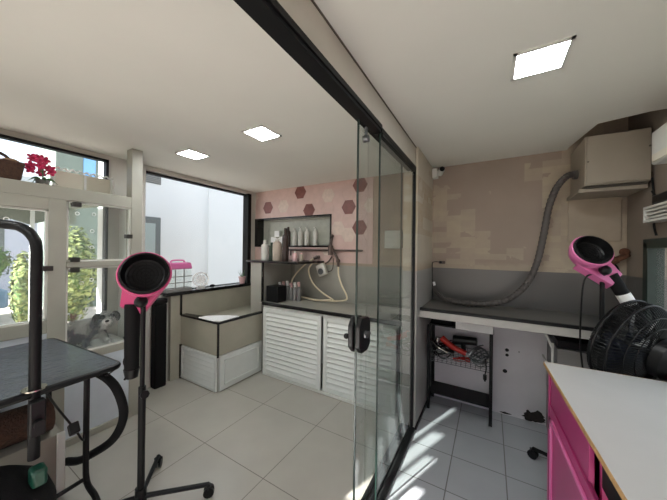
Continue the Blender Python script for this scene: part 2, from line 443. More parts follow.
# ------------------------------------------------------------------ hexagon tiles on the back wall
def clip_rect(poly, r):
    for ax, v, sg in ((0, r[0], 1), (0, r[1], -1), (1, r[2], 1), (1, r[3], -1)):
        out = []
        for i in range(len(poly)):
            a, b = poly[i-1], poly[i]
            ia, ib = (a[ax]-v)*sg >= 0, (b[ax]-v)*sg >= 0
            if ia != ib:
                t = (v-a[ax])/(b[ax]-a[ax]); out.append((a[0]+(b[0]-a[0])*t, a[1]+(b[1]-a[1])*t))
            if ib: out.append(b)
        poly = out
        if len(poly) < 3: return []
    return poly
def hexes(rects, y, mb, colour, cx0=-1.374, cz0=2.301, n=(-2, 15)):
    for c in range(*n):
        for k in range(-8, 4):
            cx = cx0-.1515*c; cz = cz0+.173*k+(.0865 if c % 2 else 0)
            h = [(cx+.0995*math.cos(PI/3*i), cz+.0995*math.sin(PI/3*i)) for i in range(6)]
            for r in rects:
                p = clip_rect(h, r)
                if len(p) < 3: continue
                area = abs(sum(p[i-1][0]*p[i][1]-p[i][0]*p[i-1][1] for i in range(len(p))))/2
                if area < 1e-5: continue
                mb.slot = colour(c, k)
                v = [mb.bm.verts.new((x, y, z)) for x, z in p]; mb._f(v)
                v2 = [mb.bm.verts.new((x, y+.005, z)) for x, z in p]
                for i in range(len(p)): mb._f([v[i-1], v[i], v2[i], v2[i-1]])
ROSE = {(0, 0), (0, -3), (1, -2), (5, -2), (6, 0), (10, -1)}
LIGHT = {(3, -1), (2, -3), (8, -1), (12, 0), (4, -4), (-1, -2), (1, -4), (3, -5), (6, -3), (13, -3), (10, -4)}
mb = MB(); R0 = (-1.2, )
rects = [(XL, -1.20, NZ1+.015, ZC), (NX1+.015, -1.20, 1.345, NZ1+.015), (XL, NX1+.015, 1.345, NZ0-.015)]
mb.slot = 3
for r in rects: mb.box((r[0], YB-.004, r[2]), (r[1], YB-.0005, r[3]))
hexes(rects, YB-.008, mb, lambda c, k: 1 if (c, k) in ROSE else 2 if (c, k) in LIGHT else 0)
struct('wall_back_tiles', mb, ['tpink', 'trose', 'twhite', 'tedge'])
mb = MB(); mb.slot = 1; mb.box((XL, YB+.12, NZ0), (NX1, YB+.13, NZ1)); hexes([(XL, NX1, NZ0, NZ1)], YB+.113, mb, lambda c, k: 0, n=(0, 15))
struct('wall_niche_tiles', mb, ['tgrey', 'tgrout'])
mb = MB(); t = .02
mb.box((XL, YB-.02, NZ1-.005), (NX1+t, YB+.12, NZ1+t-.005)); mb.box((XL, YB-.02, NZ0-t), (NX1+t, YB+.12, NZ0)); mb.box((NX1, YB-.02, NZ0), (NX1+t, YB+.12, NZ1)); mb.box((XL, YB-.02, NZ0), (XL+.06, YB+.12, NZ1))
struct('trim_niche', mb, 'blacks', .002)

# ------------------------------------------------------------------ ceiling lights
def ceiling_light(x, y, rz, label):
    r = thing('ceiling_light', (x, y, ZC), label, 'light', 'square LED panels in the ceiling')
    mb = MB(); s = .105
    for a, b in (((-s, -s, -.008), (s, -s+.014, 0)), ((-s, s-.014, -.008), (s, s, 0)), ((-s, -s, -.008), (-s+.014, s, 0)), ((s-.014, -s, -.008), (s, s, 0))):
        mb.box(Vector(a)+r.location, Vector(b)+r.location)
    build('frame', mb, 'white', r)
    mb = MB(); mb.box((x-s+.014, y-s+.014, ZC-.006), (x+s-.014, y+s-.014, ZC-.001)); build('diffuser', mb, 'lamp', r)
    r.rotation_euler.z = rz
    return r
ceiling_light(.185, 1.52, 0, 'bright square ceiling light over the narrow side with the pink desk')
ceiling_light(-1.5, 1.46, 0, 'square ceiling light close to the glass partition, above the louvered cabinet')
ceiling_light(-1.5, -.35, 0, 'added unseen square ceiling light near the shop front on the glass side')  # unseen panels near the shop front, added to light the room
ceiling_light(-2.4, -.35, 0, 'added unseen square ceiling light near the shop front by the kennel')
ceiling_light(.185, -.35, 0, 'added unseen square ceiling light near the shop front over the desk')
ceiling_light(-2.40, 1.47, 0, 'square ceiling light farther from the glass, near the white post and window')

# ------------------------------------------------------------------ glass partition
t = thing('sliding_door_track', (XP-.035, .6, 2.2), 'black metal track running along the ceiling header above the glass panels', 'track')
mb = MB(); mb.box((XP-.068, YF, 2.185), (XP+.0, 1.46, 2.215)); mb.box((XP-.068, 1.46, 2.185), (XP+.005, 2.29, 2.215)); build('rail', mb, 'black', t, .002)
mb = MB(); mb.box((XP+.0, YF+.01, 2.20), (XP+.008, 1.46, 2.225)); build('lip', mb, 'black', t)

g = thing('glass_sliding_door', (-.60, 1.6, .03), 'sliding clear glass door panel with the black lock on its edge', 'door')
mb = MB(); mb.box((-.604, 1.264, .03), (-.596, 2.05, 2.185)); build('pane', mb, 'gl', g)
mb = MB(); mb.box((-.605, 1.257, .03), (-.595, 1.264, 2.185)); build('pane_edge', mb, 'gedge', g, .001, label='green polished front edge of the pane')
mb = MB(); mb.box((-.606, 2.05, .03), (-.594, 2.058, 2.185)); build('pane_edge', mb, 'gedge', g, .001)
YZ = Matrix(((0, 0, 1, 0), (1, 0, 0, 0), (0, 1, 0, 0), (0, 0, 0, 1)))
LP = [(1.235, 1.0), (1.27, .965), (1.34, .965), (1.375, .99), (1.375, 1.12), (1.345, 1.145), (1.265, 1.15), (1.235, 1.11)]
lk = MB(); lk.prism(LP, -.594, -.565, YZ); lk.prism(LP, -.635, -.606, YZ)
lo = build('lock', lk, 'blackp', g, .006, label='black door lock')
mb = MB(); mb.cyl((-.565, 1.30, 1.06), (-.548, 1.30, 1.06), .018); mb.box((-.556, 1.265, 1.052), (-.547, 1.335, 1.068)); build('thumb_turn', mb, 'steel', lo)
mb = MB(); mb.cyl((-.635, 1.275, 1.045), (-.655, 1.26, 1.045), .010); mb.sphere((-.655, 1.26, 1.045), .015); build('knob', mb, 'blackp', lo)
mb = MB(); mb.cyl((-.615, 1.36, 2.12), (-.585, 1.36, 2.12), .02); mb.box((-.606, 1.35, 2.12), (-.594, 1.37, 2.185)); build('roller', mb, 'steel', g)

g = thing('fixed_glass_panel', (-.575, 1.9, .03), 'fixed glass panel framed in black beside the bare wall segment', 'glass panel')
mb = MB(); mb.box((-.564, 1.475, .03), (-.556, 2.27, 2.185)); build('pane', mb, 'gl', g)
mb = MB(); mb.box((-.5645, 1.468, .03), (-.5555, 1.475, 2.185)); build('pane_edge', mb, 'gedge', g, .001)
mb = MB(); mb.box((-.575, 2.268, .03), (-.545, 2.289, 2.185)); mb.box((-.575, 1.475, 2.165), (-.545, 2.268, 2.185)); build('frame', mb, 'black', g, .002)

# ------------------------------------------------------------------ louver helper: local u (x), v (z), w outward = -y
def louver_door(parent, m, W, H, n, label=None, fr=.045, name='louvered_door'):
    mb = MB(); d = .022
    mb.box((0, -d, 0), (fr, 0, H), m); mb.box((W-fr, -d, 0), (W, 0, H), m); mb.box((fr, -d, 0), (W-fr, 0, fr), m); mb.box((fr, -d, H-fr), (W-fr, 0, H), m)
    dr = build(name, mb, 'pvc', parent, .003, label=label)
    mb = MB(); st = (H-2*fr)/n
    for i in range(n):
        z = fr+st*i
        mm = m @ Matrix.Translation((0, -.008, z+st*.5)) @ Matrix.Rotation(math.radians(-32), 4, 'X')
        mb.box((fr, -.002, -st*.5), (W-fr, .002, st*.5), mm)
    mb.box((fr, -.003, fr), (W-fr, -.001, H-fr), m)
    sl = build('slats', mb, 'pvc', dr)
    return dr

# louvered washing cabinet under the grey counter
c = thing('wash_cabinet', (-1.5, 2.6, 0), 'white louvered cabinet under the grey counter against the pink tiled wall', 'cabinet')
mb = MB(); mb.box((-2.36, 2.36, .0), (-.66, 2.39, .03)); mb.box((-2.36, 2.37, .03), (-2.345, 2.94, .82)); mb.box((-.70, 2.37, .03), (-.68, 2.94, .82)); mb.box((-2.36, 2.36, .80), (-.66, 2.39, .825)); mb.box((-2.345, 2.92, .03), (-.68, 2.94, .82)); build('carcass', mb, 'pvc', c)
for i, (a, b) in enumerate([(-2.345, -1.52), (-1.50, -.72)]):
    louver_door(c, Matrix.Translation((a, 2.36-(.0 if i == 0 else -.018), .035)), b-a, .77, 13)
mb = MB(); mb.box((-2.345, 2.34, .005), (-.66, 2.36, .03)); build('plinth', mb, 'white', c)

c = thing('wash_counter', (-1.5, 2.65, .83), 'grey stone wash counter with thin black front edge behind the glass', 'counter')
mb = MB(); mb.box((-2.42, 2.345, .838), (-.66, YB-.012, .855)); build('slab', mb, 'grey', c)
mb = MB(); mb.box((-2.36, 2.325, .838), (-.66, 2.345, .872)); build('front_edge', mb, 'blacks', c, .003, label='thin black granite edge')
mb = MB(); mb.box((-2.36, YB-.012, .855), (-.66, YB-.001, 1.31)); build('backsplash', mb, 'grey', c)

# grey stub wall that carries the raised shelf
mb = MB(); mb.box((-2.63, 2.40, 0), (-2.44, YB, 1.335)); o = struct('wall_stub', mb, 'grey', .002)
mb = MB(); mb.box((-2.44, 2.395, .855), (-2.422, 2.42, 1.335)); struct('trim_stub', mb, 'blacks')
s_ = tag(build('stone_shelf', MB().box((-2.70, 2.385, 1.336), (-1.87, YB-.012, 1.362)), 'blacks', None, .003, loc=(-2.3, 2.6, 1.336)), 'black stone shelf holding tall bottles above the grey counter', 'shelf')

# ------------------------------------------------------------------ dog bathing tub
tb = thing('bathing_tub', (-2.7, 2.05, 0), 'beige stone corner bathing tub with black rim and louvered base', 'tub')
X0, X1, Y0, Y1 = -3.10, -2.42, 1.78, 2.395
mb = MB(); mb.box((X0, Y0, .385), (X1, Y0+.03, .715)); build('front_panel', mb, 'beige', tb, .002)
mb = MB(); mb.box((X1-.03, Y0+.03, .385), (X1, Y1, .715)); build('side_panel', mb, 'beige', tb, .002)
mb = MB(); mb.box((X0, Y0+.03, .64), (X1-.03, Y1, .67)); mb.box((X0, Y1, .64), (-2.64, YB-.002, .67)); build('basin_floor', mb, 'beige', tb)
mb = MB()
mb.box((X0, Y0-.006, .715), (X1+.006, Y0+.035, .737)); mb.box((X1-.035, Y0+.035, .715), (X1+.006, Y1, .737)); mb.prism([(X0, Y0+.035), (-2.72, Y0+.035), (-2.78, Y0+.10), (X0, Y0+.06)], .715, .737); mb.box((X1-.008, Y0-.008, .37), (X1+.008, Y0+.01, .715))
build('rim', mb, 'blacks', tb, .002, label='black granite rim and corner strip')
mb = MB(); mb.box((-3.12, 1.785, .60), (-3.085, 2.955, .96)); build('backsplash', mb, 'beige', tb)
mb = MB(); mb.box((-3.125, 1.765, .73), (-3.08, 1.785, .96)); build('edge_strip', mb, 'blacks', tb); build('edge_strip', MB().box((-3.10, 2.93, .7), (-3.07, 2.95, .96)), 'blacks', tb)
mb = MB(); mb.box((X0+.03, Y0+.035, .0), (X1-.02, Y0+.05, .385)); mb.box((X1-.045, Y0+.03, 0), (X1-.02, Y1, .385)); build('base', mb, 'white', tb)
louver_door(tb, Matrix.Translation((X0+.03, Y0+.012, .012)), X1-X0-.05, .365, 6, name='louvered_panel', fr=.03)
mz = Matrix.Translation((X1-.018, Y0+.03, .012)) @ Matrix.Rotation(PI/2, 4, 'Z')
mb = MB(); W, H = Y1-Y0-.03, .365
mb.box((0, -.018, 0), (W, 0, H), mz); mb.box((.05, -.03, .05), (W-.05, -.018, .065), mz); mb.box((.05, -.03, H-.065), (W-.05, -.018, H-.05), mz); mb.box((.05, -.03, .05), (.065, -.018, H-.05), mz); mb.box((W-.065, -.03, .05), (W-.05, -.018, H-.05), mz)
build('side_door', mb, 'pvc', tb, .002)
mb = MB(); mb.box((-3.148, 1.665, 0), (-3.095, 1.785, .96)); build('end_pier', mb, 'beige', tb)
mb = MB(); mb.box((-3.10, 1.765, .0), (-3.07, 1.79, .39)); build('corner_strip', mb, 'blacks', tb)
lg = tag(build('window_ledge', MB().box((-3.205, 1.425, .981), (-3.148, 2.825, .998)).box((-3.149, 1.60, .962), (-3.072, YB-.012, .998)), 'blacks', None, .003, loc=(-3.1, 2.2, .97)), 'black granite ledge under the big window, behind the tub', 'ledge')
mb = MB()
mb.prism([(-2.76, 1.778), (-2.50, 1.776), (-2.425, 1.80), (-2.43, 2.06), (-2.56, 2.02), (-2.74, 1.88)], .738, .748)
tag(build('folded_towel', mb, 'paper', None, .005, loc=(-2.7, 1.85, .738)), 'white cloth lying on the black rim of the tub', 'towel')

# ------------------------------------------------------------------ bottles
def bottle(name, x, y, z, r, h, m, label, cat='bottle', group=None, pump=False, cap='blackp', sq=False):
    b = thing(name, (x, y, z), label, cat, group)
    mb = MB(); mm = Matrix.Translation((x, y, z))
    mb.lathe([(0, 0), (r*.95, 0), (r, .01), (r, h*.68), (r*.9, h*.76), (r*.45, h*.82), (r*.42, h*.86), (0, h*.86)], mm, 16, 1, .75 if sq else 1)
    build('body', mb, m, b)
    mb = MB()
    if pump:
        mb.cyl((x, y, z+h*.85), (x, y, z+h*.91), r*.5); mb.cyl((x, y, z+h*.91), (x, y, z+h*.97), r*.18); mb.box((x-r*.3, y-r*.9, z+h*.95), (x+r*.3, y+r*.3, z+h))
        build('pump', mb, cap, b)
    else:
        mb.cyl((x, y, z+h*.84), (x, y, z+h), r*.5, r*.45); build('cap', mb, cap, b)
    return b
SZ = 1.363
bottle('shampoo_bottle', -2.59, 2.60, SZ, .048, .26, 'bottlew', 'stout white bottle nearest the window end of the stone shelf', group='bottles on the black stone shelf', cap='bottlew')
bottle('shampoo_bottle', -2.47, 2.60, SZ, .036, .23, 'bottleg', 'dark green bottle standing between two pale bottles on the stone shelf', group='bottles on the black stone shelf', cap='bottleg')
bottle('shampoo_jug', -2.355, 2.58, SZ, .058, .30, 'bottlec', 'wide beige pump bottle beside the dark green bottle on the shelf', group='bottles on the black stone shelf', pump=True, cap='bottlew')
bottle('shampoo_bottle', -2.235, 2.60, SZ, .042, .41, 'bottled', 'tallest bottle, dark brown, on the black stone shelf', group='bottles on the black stone shelf', cap='bottled')
bottle('soap_bottle', -2.13, 2.66, SZ, .03, .12, 'pinkl', 'small pale pink bottle at the free end of the stone shelf', group='bottles on the black stone shelf', cap='bottlew')
bottle('soap_bottle', -2.045, 2.68, SZ, .027, .10, 'bottlec', 'tiny beige bottle last on the stone shelf, beside the pale pink one', group='bottles on the black stone shelf', cap='pinkl')
NZ = NZ0+.001
bottle('shampoo_bottle', -2.52, 2.99, NZ, .034, .27, 'bottled', 'brown bottle in the wall niche beside the white pump bottles', group='bottles in the wall niche', cap='bottled')
for i, (x, h, lb) in enumerate([(-2.40, .24, 'white pump bottle in the niche right next to the brown bottle'), (-2.30, .26, 'white pump bottle second from the brown bottle in the niche'),
                                (-2.19, .25, 'white pump bottle third from the brown bottle in the niche'), (-2.05, .25, 'white pump bottle standing last in the niche row')]):
    bottle('pump_bottle', x, 2.99, NZ, .032, h, 'bottlew', lb, group='bottles in the wall niche', pump=True, cap='bottlew')
tag(build('tissue_box', MB().box((-2.86, 2.99, NZ), (-2.63, 3.06, NZ+.13)).prism([(-2.80, 3.0), (-2.70, 3.0), (-2.72, 3.05), (-2.78, 3.05)], NZ+.13, NZ+.22), 'paper', None, .004, loc=(-2.75, 3.02, NZ)), 'white tissue box with paper sticking up in the wall niche', 'box')

# brush holder and row of small bottles on the wash counter
mb = MB(); mb.box((-2.40, 2.44, .856), (-2.21, 2.60, 1.05)); mb.bm.faces.ensure_lookup_table()
bx = tag(build('black_crate', mb, 'blackp', None, .004, loc=(-2.3, 2.5, .856)), 'black box at the window end of the grey wash counter', 'box')
for i in range(6):
    x = -2.385+i*.062
    bb = thing('small_bottle', (x, 2.68, .856), ['small clear bottle partly behind the black box', 'small clear bottle with white top just past the black box', 'small clear bottle third along the counter row',
         'small clear bottle fourth along the counter row', 'small clear bottle fifth along the counter row', 'small clear bottle at the end of the row nearest the hoses'][i], 'bottle', 'small bottles along the wash counter')
    hh = .20+.01*((i*7) % 3)
    build('body', MB().lathe([(0, 0), (.026, 0), (.028, .02), (.026, hh*.7), (.014, hh*.8), (.016, hh*.84), (0, hh*.84)], Matrix.Translation((x, 2.68, .856)), 12), 'ribbon', bb)
    build('spray_top', MB().cyl((x, 2.68, .856+hh*.82), (x, 2.68, .856+hh), .016).box((x-.009, 2.655, .856+hh*.95), (x+.009, 2.69, .856+hh*1.1)), 'pinkl' if i % 2 else 'paper', bb)

# ------------------------------------------------------------------ shower unit with hoses
sh = thing('shower_mixer', (-1.74, 2.93, 1.5), 'wall mixer tap with horizontal pipe and two looping cream hoses', 'tap')
mb = MB(); mb.tube([(-2.45, 2.925, 1.50), (-1.32, 2.925, 1.50)], .012, 8, 1); mb.tube([(-2.42, 2.925, 1.50), (-2.42, 2.925, 1.42)], .01, 8, 1); build('pipe', mb, 'bronze', sh)
mb = MB(); mb.cyl((-1.75, 2.90, 1.44), (-1.75, 2.90, 1.56), .032); mb.cyl((-1.75, 2.90, 1.56), (-1.73, 2.90, 1.66), .016); mb.sphere((-1.73, 2.9, 1.68), .024); mb.cyl((-1.75, 2.90, 1.50), (-1.75, 2.95, 1.50), .03)
mb.tube([(-1.72, 2.90, 1.50), (-1.66, 2.88, 1.44), (-1.62, 2.86, 1.38)], .016); mb.sphere((-1.615, 2.86, 1.37), .028); mb.cyl((-1.615, 2.86, 1.37), (-1.615, 2.86, 1.30), .018); build('valve', mb, 'bronze', sh, label='dark bronze valve')
mb = MB(); mb.tube([(-1.61, 2.86, 1.31), (-1.60, 2.85, 1.20), (-1.55, 2.84, 1.08), (-1.47, 2.82, .96), (-1.48, 2.80, .91), (-1.65, 2.78, .885), (-1.86, 2.76, .875)], .0105, 8); build('hose', mb, 'hosew', sh)
mb = MB(); mb.tube([(-1.99, 2.87, 1.39), (-2.10, 2.86, 1.32), (-2.25, 2.84, 1.18), (-2.31, 2.82, 1.05), (-2.22, 2.80, .91), (-2.0, 2.78, .88), (-1.85, 2.76, .875), (-1.66, 2.76, .90)], .0105, 8); build('hose', mb, 'hosew', sh)
mb = MB(); mb.tube([(-1.93, 2.87, 1.36), (-2.01, 2.86, 1.32), (-2.05, 2.85, 1.23), (-1.98, 2.83, 1.09), (-1.82, 2.80, .98), (-1.63, 2.78, .90)], .0105, 8); build('hose', mb, 'hosew', sh)
mb = MB(); mb.tube([(-1.99, 2.87, 1.39), (-1.95, 2.90, 1.41)], .02, 8, 1); mb.cyl((-1.96, 2.955, 1.41), (-1.96, 2.90, 1.41), .022); build('holder', mb, 'bronze', sh)
mm = Matrix.Translation((-1.85, 2.86, 1.25)) @ Matrix.Rotation(math.radians(-22), 4, 'Y')
e = thing('shower_heater', (-1.85, 2.86, 1.19), 'small white electric shower head unit tilted on the grey backsplash', 'shower')
build('body', MB().box((-.06, -.035, -.075), (.06, .035, .075), mm), 'bottlew', e, .015)
build('spray_face', MB().lathe([(0, 0), (.035, 0), (.04, .012), (0, .012)], mm @ Matrix.Translation((0, -.035, -.02)) @ Matrix.Rotation(PI/2, 4, 'X'), 18), 'steel', e)
build('inlet', MB().tube([(-1.83, 2.88, 1.32), (-1.78, 2.91, 1.36), (-1.74, 2.92, 1.42)], .01).tube([(-1.80, 2.89, 1.22), (-1.72, 2.90, 1.26), (-1.71, 2.91, 1.4)], .006), 'bronze', e)

eb = thing('electrical_box', (-.94, 2.95, 1.62), 'white square electrical box on the back wall seen through the glass', 'electrical box')
build('case', MB().box((-1.04, 2.91, 1.53), (-.84, 2.959, 1.73)), 'white', eb, .006)
build('cover', MB().box((-1.02, 2.902, 1.55), (-.86, 2.91, 1.71)), 'white', eb, .003)

# ------------------------------------------------------------------ items on the window ledge
pp = thing('potted_plant', (-3.14, 2.70, .999), 'small plant in a pale pink pot at the far end of the window ledge', 'plant')
build('pot', MB().lathe([(0, 0), (.035, 0), (.05, .085), (.053, .085), (.053, .1), (.046, .1), (.042, .08), (0, .08)], Matrix.Translation((-3.14, 2.70, .999)), 18), 'pinkl', pp)
mb = MB()
for a, l in ((0, .1), (2, .12), (4, .09), (5.2, .13)):
    mb.tube([(-3.14, 2.7, 1.08), (-3.14+.03*math.cos(a), 2.7+.03*math.sin(a), 1.13), (-3.14+.04*math.cos(a), 2.7+.07*math.sin(a), 1.1+l*.8)], lambda t: .008*(1-t)+.001, 6)
build('leaves', mb, 'leaf', pp)
rc = thing('round_ornament', (-3.14, 2.05, .999), 'round white openwork wheel ornament standing on the window ledge', 'ornament')
mr = frame_m((-3.14, 2.05, 1.115), (1, -.55, .05))
build('rim', MB().torus(mr, .086, .009), 'paper', rc)
mb = MB(); mb.torus(mr, .045, .006); mb.lathe([(0, -.008), (.022, -.008), (.022, .008), (0, .008)], mr, 16)
for k in range(12):
    a = 2*PI*k/12; mb.cyl(mr @ Vector((.015*math.cos(a), .015*math.sin(a), 0)), mr @ Vector((.085*math.cos(a), .085*math.sin(a), 0)), .006, seg=6)
build('spokes', mb, 'paper', rc)
build('foot', MB().box((-3.16, 2.0, .999), (-3.12, 2.10, 1.024)), 'paper', rc)
tag(build('dark_stone', MB().sphere((-3.12, 2.20, 1.02), .026, sc=(1, 1.4, .75)), 'blackm', None, loc=(-3.12, 2.2, .999)), 'small dark lump beside the white wheel ornament on the ledge', 'ornament')
pc = thing('pet_carrier', (-3.14, 1.76, .999), 'pink and clear pet carrier box on the window ledge', 'pet carrier')
YZ = Matrix(((0, 0, 1, 0), (1, 0, 0, 0), (0, 1, 0, 0), (0, 0, 0, 1)))
build('body', MB().box((-3.195, 1.61, 1.04), (-3.085, 1.90, 1.26)), 'ga', pc, .012)
build('lid', MB().prism([(1.60, 1.26), (1.91, 1.26), (1.89, 1.335), (1.62, 1.335)], -3.20, -3.08, YZ), 'pinkp2', pc, .015)
build('tray', MB().box((-3.20, 1.605, .999), (-3.08, 1.905, 1.04)), 'ribbon', pc, .006)
build('wire_grid', MB().box((-3.088, 1.62, 1.10), (-3.08, 1.90, 1.11)).box((-3.088, 1.62, 1.17), (-3.08, 1.90, 1.18)).box((-3.088, 1.70, 1.04), (-3.08, 1.71, 1.26)).box((-3.088, 1.80, 1.04), (-3.08, 1.81, 1.26)), 'ribbon', pc)
build('handle', MB().tube([(-3.14, 1.68, 1.335), (-3.14, 1.70, 1.36), (-3.14, 1.82, 1.36), (-3.14, 1.84, 1.335)], .009), 'pinkp2', pc)

# tall black bin between the white post and the tub
tbn = thing('tall_bin', (-3.09, 1.54, 0), 'tall narrow black bin between the white post and the bathing tub', 'bin')
build('body', MB().box((-3.14, 1.48, .0), (-3.04, 1.60, .90)), 'blackm', tbn, .015)
build('lid', MB().box((-3.143, 1.475, .90), (-3.035, 1.605, .955)), 'blackp', tbn, .015)

# ------------------------------------------------------------------ kennel display cabinet
KX = -2.73
kn = thing('kennel_cabinet', (-2.92, .45, 0), 'cream framed glass kennel cabinet built against the street window', 'cabinet')
mb = MB()
mb.box((KX-.05, .61, 0), (KX, .706, 1.85)); mb.box((KX-.05, -.35, 1.85), (KX, 1.12, 1.945)); mb.box((KX-.05, -.35, 1.765), (KX, .61, 1.85)); mb.box((KX-.05, .706, 1.345), (KX, 1.12, 1.39))
mb.box((KX-.05, -.35, .88), (KX, .61, .97)); mb.box((KX-.05, .706, .62), (KX, 1.12, .68)); mb.box((KX-.05, -.35, 0), (KX, -.28, 1.765))
build('frame', mb, 'cream', kn, .003)
mb = MB(); mb.box((KX-.10, 1.12, 0), (KX, 1.205, ZC-.001)); build('corner_post', mb, 'cream', kn, .003)
mb = MB(); mb.box((XL+.015, -.35, 1.90), (KX-.05, 1.205, 1.945)); build('top_shelf', mb, 'cream', kn)
mb = MB(); mb.box((XL+.015, -.28, .64), (KX-.05, 1.12, .68)); build('kennel_floor', mb, 'white', kn)
mb = MB(); mb.box((XL+.015, 1.185, .0), (KX-.10, 1.205, 1.90)); build('end_panel', mb, 'white', kn)
mb = MB(); mb.box((KX-.02, .706, .04), (KX-.008, 1.12, .62)); build('base_panel', mb, 'bluew', kn)
mb = MB(); mb.box((KX-.02, -.28, .04), (KX-.008, .61, .88)); build('base_panel', mb, 'bluew', kn)
mb = MB(); mb.box((KX-.03, .60, 0), (KX+.012, 1.13, .05)); build('skirting', mb, 'cream', kn, .003)
def glass_door(y0, y1, z0, z1, hinges, rings=()):
    p = build('glass_door', MB().box((KX-.03, y0, z0), (KX-.024, y1, z1)), 'ga', kn)
    for (hy, hz, w, h) in hinges: build('hinge', MB().box((KX-.04, hy-w/2, hz-h/2), (KX+.014, hy+w/2, hz+h/2)), 'hinge', p, .003)
    mb = MB(); t = .012
    mb.box((KX-.04, y0, z0), (KX-.01, y0+t, z1)); mb.box((KX-.04, y1-t, z0), (KX-.01, y1, z1)); mb.box((KX-.04, y0, z0), (KX-.01, y1, z0+t)); mb.box((KX-.04, y0, z1-t), (KX-.01, y1, z1))
    build('edge_frame', mb, 'white', p)
    for (ry, rz) in rings: build('ring_mark', MB().torus(frame_m((KX-.022, ry, rz), (1, 0, 0)), .012, .0022, 16, 6), 'paper', p)
glass_door(.706, 1.12, 1.39, 1.85, [(.76, 1.825, .05, .035), (.755, 1.405, .05, .035), (1.105, 1.60, .045, .035)], [(.77, 1.76), (.87, 1.765), (.86, 1.63), (.86, 1.5)])
glass_door(.706, 1.12, .68, 1.345, [(.755, 1.325, .05, .035)], [(.86, 1.24), (.8, 1.22)])
glass_door(-.28, .61, .97, 1.765, [(.605, 1.345, .06, .035)], [(.42, 1.68)])

# objects on top of the kennel shelf
SH = 1.946
bk = thing('wicker_basket', (-2.86, .38, SH), 'dark brown basket with a looped handle on the high white shelf', 'basket')
build('body', MB().prism([(.20, SH), (.485, SH), (.505, SH+.13), (.19, SH+.13)], -2.97, -2.76, Matrix(((0, 0, 1, 0), (1, 0, 0, 0), (0, 1, 0, 0), (0, 0, 0, 1)))), 'brown', bk, .012)
build('contents', MB().sphere((-2.86, .45, SH+.13), .05, sc=(1.2, 1, .6)).sphere((-2.86, .33, SH+.13), .06, sc=(1.2, 1.2, .5)), 'brownl', bk)
build('handle', MB().tube([(-2.86, .24, SH+.12), (-2.86, .28, SH+.18), (-2.86, .36, SH+.195), (-2.86, .43, SH+.17), (-2.86, .455, SH+.12)], .01), 'brown', bk)
oc = thing('orchid', (-2.88, .60, SH), 'magenta flowering plant in a small pot on the high shelf', 'plant')
build('pot', MB().lathe([(0, 0), (.03, 0), (.04, .05), (.036, .05), (.03, .04), (0, .04)], Matrix.Translation((-2.88, .61, SH)), 16), 'ribbon', oc)
build('stem', MB().tube([(-2.88, .61, SH+.04), (-2.88, .61, SH+.12), (-2.89, .60, SH+.2)], .004).tube([(-2.88, .61, SH+.1), (-2.87, .57, SH+.16)], .003), 'leaf', oc)
mb = MB()
for k in range(13):
    c0 = Vector((-2.88+random.uniform(-.03, .03), random.uniform(.535, .675), SH+random.uniform(.10, .26)))
    if abs(c0.y-.6) < .03 and c0.z > SH+.24: c0.z -= .05
    for j in range(5):
        a = 2*PI*j/5+k
        d = Vector((.35, math.cos(a), math.sin(a))).normalized()
        mb.sphere(c0+d*.017, .016, 8, (.35, 1, .75), Vector((0, 1, 0)).rotation_difference(d).to_matrix())
build('flowers', mb, 'orchid', oc)
mb = MB()
for a in (0, 1.2, 2.5, 3.7, 5): mb.tube([(-2.88, .61, SH+.04), (-2.88+.04*math.cos(a), .61+.04*math.sin(a), SH+.06), (-2.88+.07*math.cos(a), .61+.08*math.sin(a), SH+.03)], lambda t: .01*math.sin(PI*min(.95, t+.1)), 6)
build('leaves', mb, 'leaf', oc)
wb = thing('wavy_frame_box', (-3.0, .87, SH), 'cream box with a wavy white border on the high shelf', 'box')
build('box', MB().box((-3.06, .70, SH), (-2.97, 1.05, SH+.165)), 'board', wb, .004)
mb = MB(); pts = []
for k in range(18): pts.append((-2.965, .685+.38*k/17, SH+.175+(.012 if k % 2 else -.004)))
mb.tube(pts, .007, 6, 4); mb.tube([(-2.965, .685, SH+.175), (-2.965, .675, SH+.1), (-2.965, .69, SH+.05), (-2.965, .68, SH+.01)], .008, 6, 4); mb.tube([(-2.965, 1.065, SH+.17), (-2.965, 1.075, SH+.1), (-2.965, 1.062, SH+.01)], .008, 6, 4)
build('wavy_border', mb, 'paper', wb)
build('strap', MB().box((-2.969, .87, SH), (-2.963, .885, SH+.165)), 'paper', wb)

# ------------------------------------------------------------------ dog
dg = thing('dog', (-2.93, .92, .68), 'small black and white long haired dog lying behind the kennel glass', 'dog')
def skin_mesh(name, verts, edges, radii, m, parent, lvl=2):
    off = root_loc(parent)
    me = bpy.data.meshes.new(name); me.from_pydata([Vector(v)-off for v in verts], edges, [])
    o = bpy.data.objects.new(name, me); COL.objects.link(o); o.parent = parent
    md = o.modifiers.new('skin', 'SKIN'); md.use_smooth_shade = True
    for i, r in enumerate(radii): me.skin_vertices[0].data[i].radius = (r, r) if not isinstance(r, tuple) else r
    me.skin_vertices[0].data[0].use_root = True
    sb = o.modifiers.new('sub', 'SUBSURF'); sb.levels = lvl; sb.render_levels = lvl
    tx = bpy.data.textures.new('furtex', 'CLOUDS'); tx.noise_scale = .03
    ds = o.modifiers.new('disp', 'DISPLACE'); ds.texture = tx; ds.strength = .018; ds.mid_level = .5
    me.materials.append(M[m]); return o
V = [(-3.0, .80, .79), (-2.97, .85, .80), (-2.94, .90, .81), (-2.90, .95, .845), (-2.865, .985, .885), (-2.835, .99, .89), (-2.785, .965, .865), (-2.755, .955, .86),
     (-2.88, .87, .735), (-2.83, .85, .71), (-2.79, .845, .705), (-2.87, .99, .74), (-2.82, .985, .71), (-2.78, .985, .705), (-2.98, .755, .735), (-2.92, .75, .71), (-3.04, .76, .75), (-3.06, .74, .73)]
